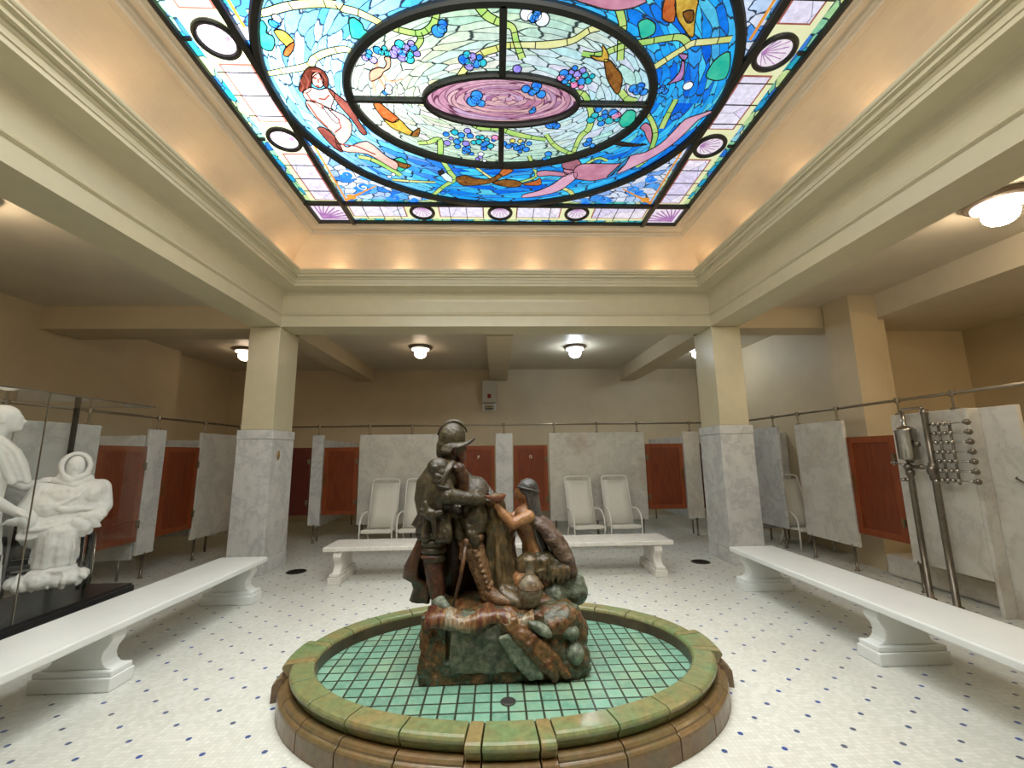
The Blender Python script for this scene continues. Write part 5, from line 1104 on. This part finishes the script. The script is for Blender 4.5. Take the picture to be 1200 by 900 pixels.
q.limb([L(.05,-.09,1.40),L(.085,-.02,1.355),L(.07,.09,1.42)], [.03,.034,.026]); q.limb([L(.03,-.11,1.36),L(.08,.0,1.31),L(.03,.11,1.37)], [.04,.045,.036])
q.build('hood', Pm, sb, world=True, remesh=.0085, relax=2, rough=(.005, 14))
q = MB()   # wide shawl over shoulders
q.ell(L(-.03,-.01,1.17),(.185,.275,.205),RZ); q.ell(L(-.01,.13,1.21),(.16,.145,.16),RZ); q.ell(L(.0,-.14,1.13),(.16,.15,.14),RZ); q.ell(L(.02,.16,1.08),(.13,.115,.10),RZ)
q.limb([L(.10,-.20,1.20),L(.150,-.05,1.10),L(.150,.12,1.09),L(.08,.24,1.13)], [.014,.022,.022,.014], 8); q.limb([L(.11,.10,1.30),L(.160,.03,1.20),L(.14,-.14,1.10)], [.012,.018,.012], 8)
q.build('shawl', Pm, sb, world=True, remesh=.009, relax=4, rough=(.016, 7))
q = MB(); rows = []   # folded sheet over the forearms
for i in range(5):
    rows.append([L(.10+.030*i-.05*abs(k-6)/6, -.30+.50*k/12, 1.075-.036*i+.018*math.sin(k*.9+i*.7)+(-.05*i*.35*(1-k/12))) for k in range(13)])
q.sheet(rows, .04); q.limb([L(.12,.08,1.03),L(.15,.14,1.02),L(.13,.22,1.03)], [.04,.045,.05]); q.limb([L(.18,-.25,.94),L(.20,-.12,.94),L(.19,.02,.985)], [.018,.024,.016])
q.build('arm_sheet', Pm, sb, world=True, remesh=.009, relax=2, rough=(.008, 12))
q = MB(); rows = []   # sheet down to the feet, gathered at the bottom
b0_ = -.045
for i, (a, z, w) in enumerate(((.16,.98,.11),(.235,.91,.115),(.25,.80,.12),(.24,.69,.125),(.23,.60,.13))):
    rows.append([L(a-.12*((k-7)/7)**4+.012*math.sin(k*1.6+i*.3), b0_+w*(k-7)/7, z) for k in range(15)])
q.sheet(rows, .035)
for b in (-.08,-.01,.05,.10): q.limb([L(.235,b0_+b,.88),L(.25,b0_+b+.012,.76),L(.24,b0_+b+.004,.62)], [.008,.014,.010], 6)
q.limb([L(.06,b0_-.08,.84),L(.08,b0_-.085,.66)], [.075,.08]); q.limb([L(.06,b0_+.08,.84),L(.08,b0_+.085,.66)], [.07,.08])
q.limb([L(.18,.06,.97),L(.17,.11,.92),L(.15,.11,.86)], [.05,.05,.03]); q.limb([L(.15,.14,.96),L(.13,.15,.88)], [.04,.03])
q.build('leg_sheet', Pm, sb, world=True, remesh=.009, relax=3, rough=(.010, 9))
q = MB()
for k, (b, z, r0, rz_) in enumerate(((-.17,.49,.075,.07),(-.08,.51,.12,.085),(.03,.50,.12,.085),(.12,.50,.085,.07),(.19,.515,.05,.045),(-.23,.505,.045,.045))):
    q.ell(L(.17+.03*math.sin(k*2.1), b0_+b, z),(.12,r0,rz_),RZ)
q.ell(L(.15,b0_-.0,.57),(.13,.16,.06),RZ)
for k in range(5): q.limb([L(.22,b0_-.2+.09*k,.58),L(.285,b0_-.22+.1*k+.03*math.sin(k*2),.50),L(.25,b0_-.2+.09*k,.435)], [.010,.018,.012], 6)
q.build('gathered_hem', Pm, sb, world=True, remesh=.0085, relax=4, rough=(.020, 8))
# wheelchair under the seated figure
wc = thing('wheelchair', 'dark wheelchair with thin metal wheel rims under the seated plaster figure', 'wheelchair', (gx, gy, CP))
bc = -.10
for k in (-1, 1):
    c = L(-.10, bc+k*.28, CP+.29)
    q = MB(); q.tube([c+f*.275*math.cos(2*PI*i/36)+V((0,0,.275*math.sin(2*PI*i/36))) for i in range(36)], .014, 8, closed=True); wh = q.build('wheel', M['rubber'], wc, world=True, smooth=True)
    q = MB(); q.tube([c+r_*k*.03+f*.24*math.cos(2*PI*i/36)+V((0,0,.24*math.sin(2*PI*i/36))) for i in range(36)], .008, 8, closed=True); q.build('hand_rim', M['nickel'], wh, world=True, smooth=True)
    q = MB()
    for i in range(10): q.tube([c, c+f*.27*math.cos(2*PI*i/10)+V((0,0,.27*math.sin(2*PI*i/10)))], .003, 5)
    q.build('spokes', M['nickel'], wh, world=True)
    q = MB(); q.tube([L(-.30,bc+k*.23,CP+.75),L(-.26,bc+k*.23,CP+.5),L(-.22,bc+k*.23,CP+.2),L(.10,bc+k*.23,CP+.2),L(.14,bc+k*.23,CP+.06)], .013, 8); q.build('side_frame', M['dark_metal'], wc, world=True, smooth=True)
q = MB(); q.box(-.24,.12,bc-.22,bc+.22,CP+.30,CP+.34); q.v = [tuple(B0+f*p[0]+r_*p[1]+V((0,0,p[2]))) for p in q.v]; q.build('seat', M['black'], wc, world=True, bevel=.008)
q = MB(); q.box(-.28,-.25,bc-.22,bc+.22,CP+.34,CP+.74); q.v = [tuple(B0+f*p[0]+r_*p[1]+V((0,0,p[2]))) for p in q.v]; q.build('backrest', M['black'], wc, world=True, bevel=.008)
q = MB(); q.tube([L(-.2,bc-.23,CP+.22),L(-.2,bc+.23,CP+.22)], .012, 8); q.build('cross_tube', M['dark_metal'], wc, world=True)
# standing man leaning towards the seated figure
mx_, my_ = -4.33, 3.90
sm = thing('plaster_standing_man', 'white plaster man standing in the glass case, towel round the neck', 'sculpture', (mx_, my_, CP))
f = V((.72,.69,0)).normalized(); r_ = V((-.69,.72,0)).normalized(); B0 = V((mx_, my_, 0)); RZ = Matrix(((f.x, r_.x, 0),(f.y, r_.y, 0),(0,0,1)))
q = MB()
q.ell(L(-.02,0,1.93),(.112,.085,.108),RZ); q.ell(L(.035,0,1.885),(.070,.066,.088),RZ); q.ell(L(.105,0,1.895),(.022,.014,.018),RZ); q.ell(L(.092,0,1.92),(.014,.012,.028),RZ); q.ell(L(.078,0,1.833),(.03,.035,.024),RZ)
q.ell(L(.098,0,1.864),(.012,.022,.006),RZ); q.ell(L(.096,0,1.852),(.012,.02,.006),RZ); q.ell(L(.085,0,1.937),(.016,.055,.009),RZ)
for k in (-1, 1): q.ell(L(-.015,k*.085,1.90),(.022,.009,.034),RZ); q.ell(L(.08,k*.03,1.915),(.012,.014,.008),RZ)
q.limb([L(-.03,0,1.85),L(-.07,0,1.70)], [.066,.078])
q.ell(L(-.10,0,1.54),(.15,.20,.20),RZ); q.ell(L(-.12,0,1.33),(.14,.17,.18),RZ); q.ell(L(-.13,0,1.12),(.15,.18,.15),RZ)
q.limb([L(-.10,-.19,1.62),L(-.13,-.25,1.38),L(.03,-.22,1.22),L(.13,-.20,1.14)], [.078,.062,.05,.038])
q.limb([L(-.06,.19,1.62),L(.02,.22,1.40),L(.17,.17,1.315),L(.26,.14,1.34)], [.078,.06,.046,.034])
for k in (-1, 1): q.limb([L(-.13,k*.10,1.08),L(-.10,k*.11,.74),L(-.13,k*.11,.38)], [.115,.085,.06]); q.limb([L(-.13,k*.11,.345),L(.04,k*.13,.335)], [.045,.036])
hand(q, L(.16,-.195,1.12), f+V((0,0,-.45)), (0,0,1), r_, 1.35, 1.5); hand(q, L(.29,.13,1.355), f+V((0,0,.25)), (0,0,1), r_, 1.3, .25)
mb_ = q.build('standing_body', Pm, sm, world=True, remesh=.0085, relax=2)
q = MB(); q.lathe([(.262,.36),(.255,.45),(.235,.75),(.205,1.0),(.19,1.2),(.2,1.4),(.21,1.56),(.16,1.69),(.11,1.73)], 30, tuple(B0-f*.10), .86, .90)
for k in range(16):
    a = 2*PI*k/16+.1*math.sin(k*3); q.limb([B0-f*.10+V((.165*math.cos(a),.17*math.sin(a),1.1)), B0-f*.10+V((.205*math.cos(a+.04),.21*math.sin(a+.04),.72)), B0-f*.10+V((.225*math.cos(a+.06),.235*math.sin(a+.06),.37))], [.010,.016,.022], 6)
q.limb([L(-.10,-.20,1.62),L(-.125,-.25,1.44)], [.092,.085]); q.limb([L(-.06,.20,1.62),L(-.01,.225,1.46)], [.09,.082])
q.build('gown', Pm, mb_, world=True, remesh=.009, relax=2, rough=(.006, 9))
q = MB()
for k in (-1, 1):
    for d in (-.035, 0, .035): q.limb([L(-.13,k*.05,1.76+d*.3),L(-.045+d,k*.115,1.735),L(.05+d*1.2,k*.13,1.62),L(.10+d*1.2,k*.125,1.50),L(.145+d*1.2,k*.115,1.39-abs(d)*.6)], [.034,.036,.034,.034,.026], 8)
q.limb([L(-.12,-.09,1.76),L(-.14,0,1.79),L(-.12,.09,1.76)], [.045,.05,.045])
q.build('towel', Pm, mb_, world=True, remesh=.008, relax=2, rough=(.005, 14))

# ------------------------------------------------------------------ shower fitting on the right
sh = thing('shower_fitting', 'old nickel shower fitting with two floor pipes, a cylinder and seven spray arms', 'shower', (4.54, 4.35, 0))
def N_(name, q, mat='nickel', parent=None, **k): return q.build(name, M[mat], parent or sh, world=True, smooth=True, **k)
xs = 4.53
ya, yb2 = 4.56, 4.30
q = MB(); q.lathe([(.05,0),(.05,.012),(.028,.02),(.028,1.26),(.04,1.27),(.04,1.32),(.02,1.33),(.001,1.33)], 16, (xs, ya, 0)); N_('floor_pipe', q, 'pipe')
q = MB(); q.lathe([(.05,0),(.05,.012),(.030,.02),(.030,1.22),(.042,1.23),(.042,1.40),(.028,1.41),(.028,1.90),(.034,1.91),(.034,1.96),(.001,1.97)], 16, (xs, yb2, 0)); N_('floor_pipe', q, 'pipe')
cy = N_('mixing_cylinder', MB().lathe([(.001,1.40),(.03,1.40),(.04,1.43),(.085,1.44),(.09,1.46),(.09,1.74),(.096,1.745),(.096,1.76),(.07,1.785),(.03,1.80),(.022,1.82),(.018,1.96),(.001,1.96)], 24, (xs-.01, ya-.03, 0)))
q = MB(); y0 = ya+.085; q.tube([(xs,ya+.05,1.70),(xs,y0,1.70),(xs,y0,1.50),(xs,ya+.05,1.50)], .012, 8); N_('gauge_tube', q, parent=cy)
q = MB(); q.ell((xs-.02,ya-.15,1.60),(.03,.03,.035)); q.tube([(xs,ya-.1,1.60),(xs-.02,ya-.17,1.60)], .014, 8); N_('side_valve', q, 'pipe', parent=cy)
q = MB(); q.tube([(xs,ya,1.96),(xs,ya-.02,1.985),(xs,yb2+.02,1.985),(xs,yb2,1.97)], .014, 10); N_('cross_pipe', q)
q = MB(); q.tube([(xs,ya+.04,1.36),(xs,yb2,1.36)], .018, 10); q.ell((xs-.01,ya,1.36),(.045,.045,.04)); q.ell((xs-.01,yb2,1.33),(.055,.05,.07)); q.ell((xs,ya-.14,1.36),(.03,.03,.03)); N_('valve_body', q, 'pipe')
q = MB(); q.tube([(xs,ya+.03,1.37),(xs-.02,ya+.15,1.40)], .011, 8); q.tube([(xs-.02,ya+.15,1.37),(xs-.02,ya+.16,1.43)], .010, 8); q.tube([(xs-.06,ya+.15,1.40),(xs+.02,ya+.155,1.40)], .010, 8); N_('tap_handle', q)
q = MB(); q.tube([(xs,ya,1.22),(xs-.05,ya+.03,1.22)], .02, 8); q.ell((xs-.055,ya+.035,1.22),(.035,.035,.018)); N_('lower_spout', q)
for i in range(7):
    z = 1.80-.094*i
    q = MB(); q.tube([(xs,yb2-.03,z),(xs,yb2-.40,z)], .009, 8); ar = N_('spray_arm', q)
    q = MB()
    for k in range(4): q.ell((xs-.006,yb2-.08-.052*k,z),(.026,.022,.024), n=10)
    N_('spray_collars', q, parent=ar)
    q = MB(); q.ell((xs-.005,yb2-.40,z),(.030,.026,.030), n=10); q.lathe([(.014,0),(.02,.01),(.014,.02)], 10, (xs-.03,yb2-.40,z), 1, 1, V((-1,0,0))); N_('end_knob', q, 'pipe', parent=ar)
for k in range(2):
    q = MB(); q.tube([(xs,yb2-.12-.11*k,1.20),(xs,yb2-.12-.11*k,1.81)], .012, 8); N_('manifold_upright', q, 'pipe')
q = MB(); q.ell((xs-.02,yb2-.03,1.22),(.028,.028,.028)); N_('lower_knob', q)
q = MB(); q.tube([(4.788,3.80,1.28),(4.76,3.79,1.275),(4.70,3.62,1.19)], .007, 8); o = q.build('grab_hook', M['pipe'], smooth=True); tag(o, 'thin dark metal hook on the marble slab at the right edge', 'hook')
# ------------------------------------------------------------------ camera
cam_d = bpy.data.cameras.new('camera'); cam = bpy.data.objects.new('camera', cam_d); COL.objects.link(cam)
pt, yw, rl = .16448, .03889, -.01278
fw = Vector((math.sin(yw)*math.cos(pt), math.cos(yw)*math.cos(pt), math.sin(pt))); r0 = Vector((math.cos(yw), -math.sin(yw), 0)); u0 = r0.cross(fw)
rr = r0*math.cos(rl)+u0*math.sin(rl); uu = -r0*math.sin(rl)+u0*math.cos(rl)
cam.matrix_world = Matrix(((rr.x,uu.x,-fw.x,0),(rr.y,uu.y,-fw.y,0),(rr.z,uu.z,-fw.z,1.55),(0,0,0,1)))
cam_d.sensor_fit = 'HORIZONTAL'; cam_d.sensor_width = 36; cam_d.lens = 495/1200*36; cam_d.clip_start = .02
sc.camera = cam
# ------------------------------------------------------------------ light
wd = bpy.data.worlds.new('room air'); sc.world = wd; wd.use_nodes = True
wd.node_tree.nodes['Background'].inputs[0].default_value = (.5,.5,.5,1); wd.node_tree.nodes['Background'].inputs[1].default_value = .02
def area(name, loc, size, power, col=(1,1,1), rot=(0,0,0), spread=180):
    d = bpy.data.lights.new(name, 'AREA'); d.shape = 'RECTANGLE'; d.size, d.size_y = size; d.energy = power; d.color = col; d.spread = math.radians(spread)
    o = bpy.data.objects.new(name, d); o.location = loc; o.rotation_euler = rot; COL.objects.link(o); return o
def point(name, loc, power, col, r=.04):
    d = bpy.data.lights.new(name, 'POINT'); d.energy = power; d.color = col; d.shadow_soft_size = r
    o = bpy.data.objects.new(name, d); o.location = loc; COL.objects.link(o); return o
# daylight that falls straight down through the skylight
area('skylight_daylight', (XC, YC, 4.57), (4.4, 3.6), 64, (1,.99,.94), spread=70)
# daylight from the part of the skylight over the entrance side
area('skylight_daylight_front', (XC, YC-1.55, 4.55), (4.2, 1.4), 195, (1,.98,.92), (math.radians(30),0,0), spread=170)
# lamps hidden in the trough of the cornice
warm = (1,.70,.46)
for i in range(6): 
    for s in (1, -1): point('cove_lamp', (XC-2.35+.94*i, YC+s*(HL-.27), 4.13), 1.5, warm)
for i in range(6):
    for s in (1, -1): point('cove_lamp', (XC+s*(HW-.27), YC-2.2+.88*i, 4.13), 1.3, warm)
point('alcove_fill_light', (6.5, 1.8, 3.1), 60, (1,.76,.46), .12)  # added warm fill to brighten the right alcove, no fixture
sc.cycles.transparent_max_bounces = 32
vs = sc.view_settings; vs.view_transform = 'Standard'; vs.look = 'None'; vs.gamma = 1; vs.exposure = 0; vs.use_curve_mapping = False
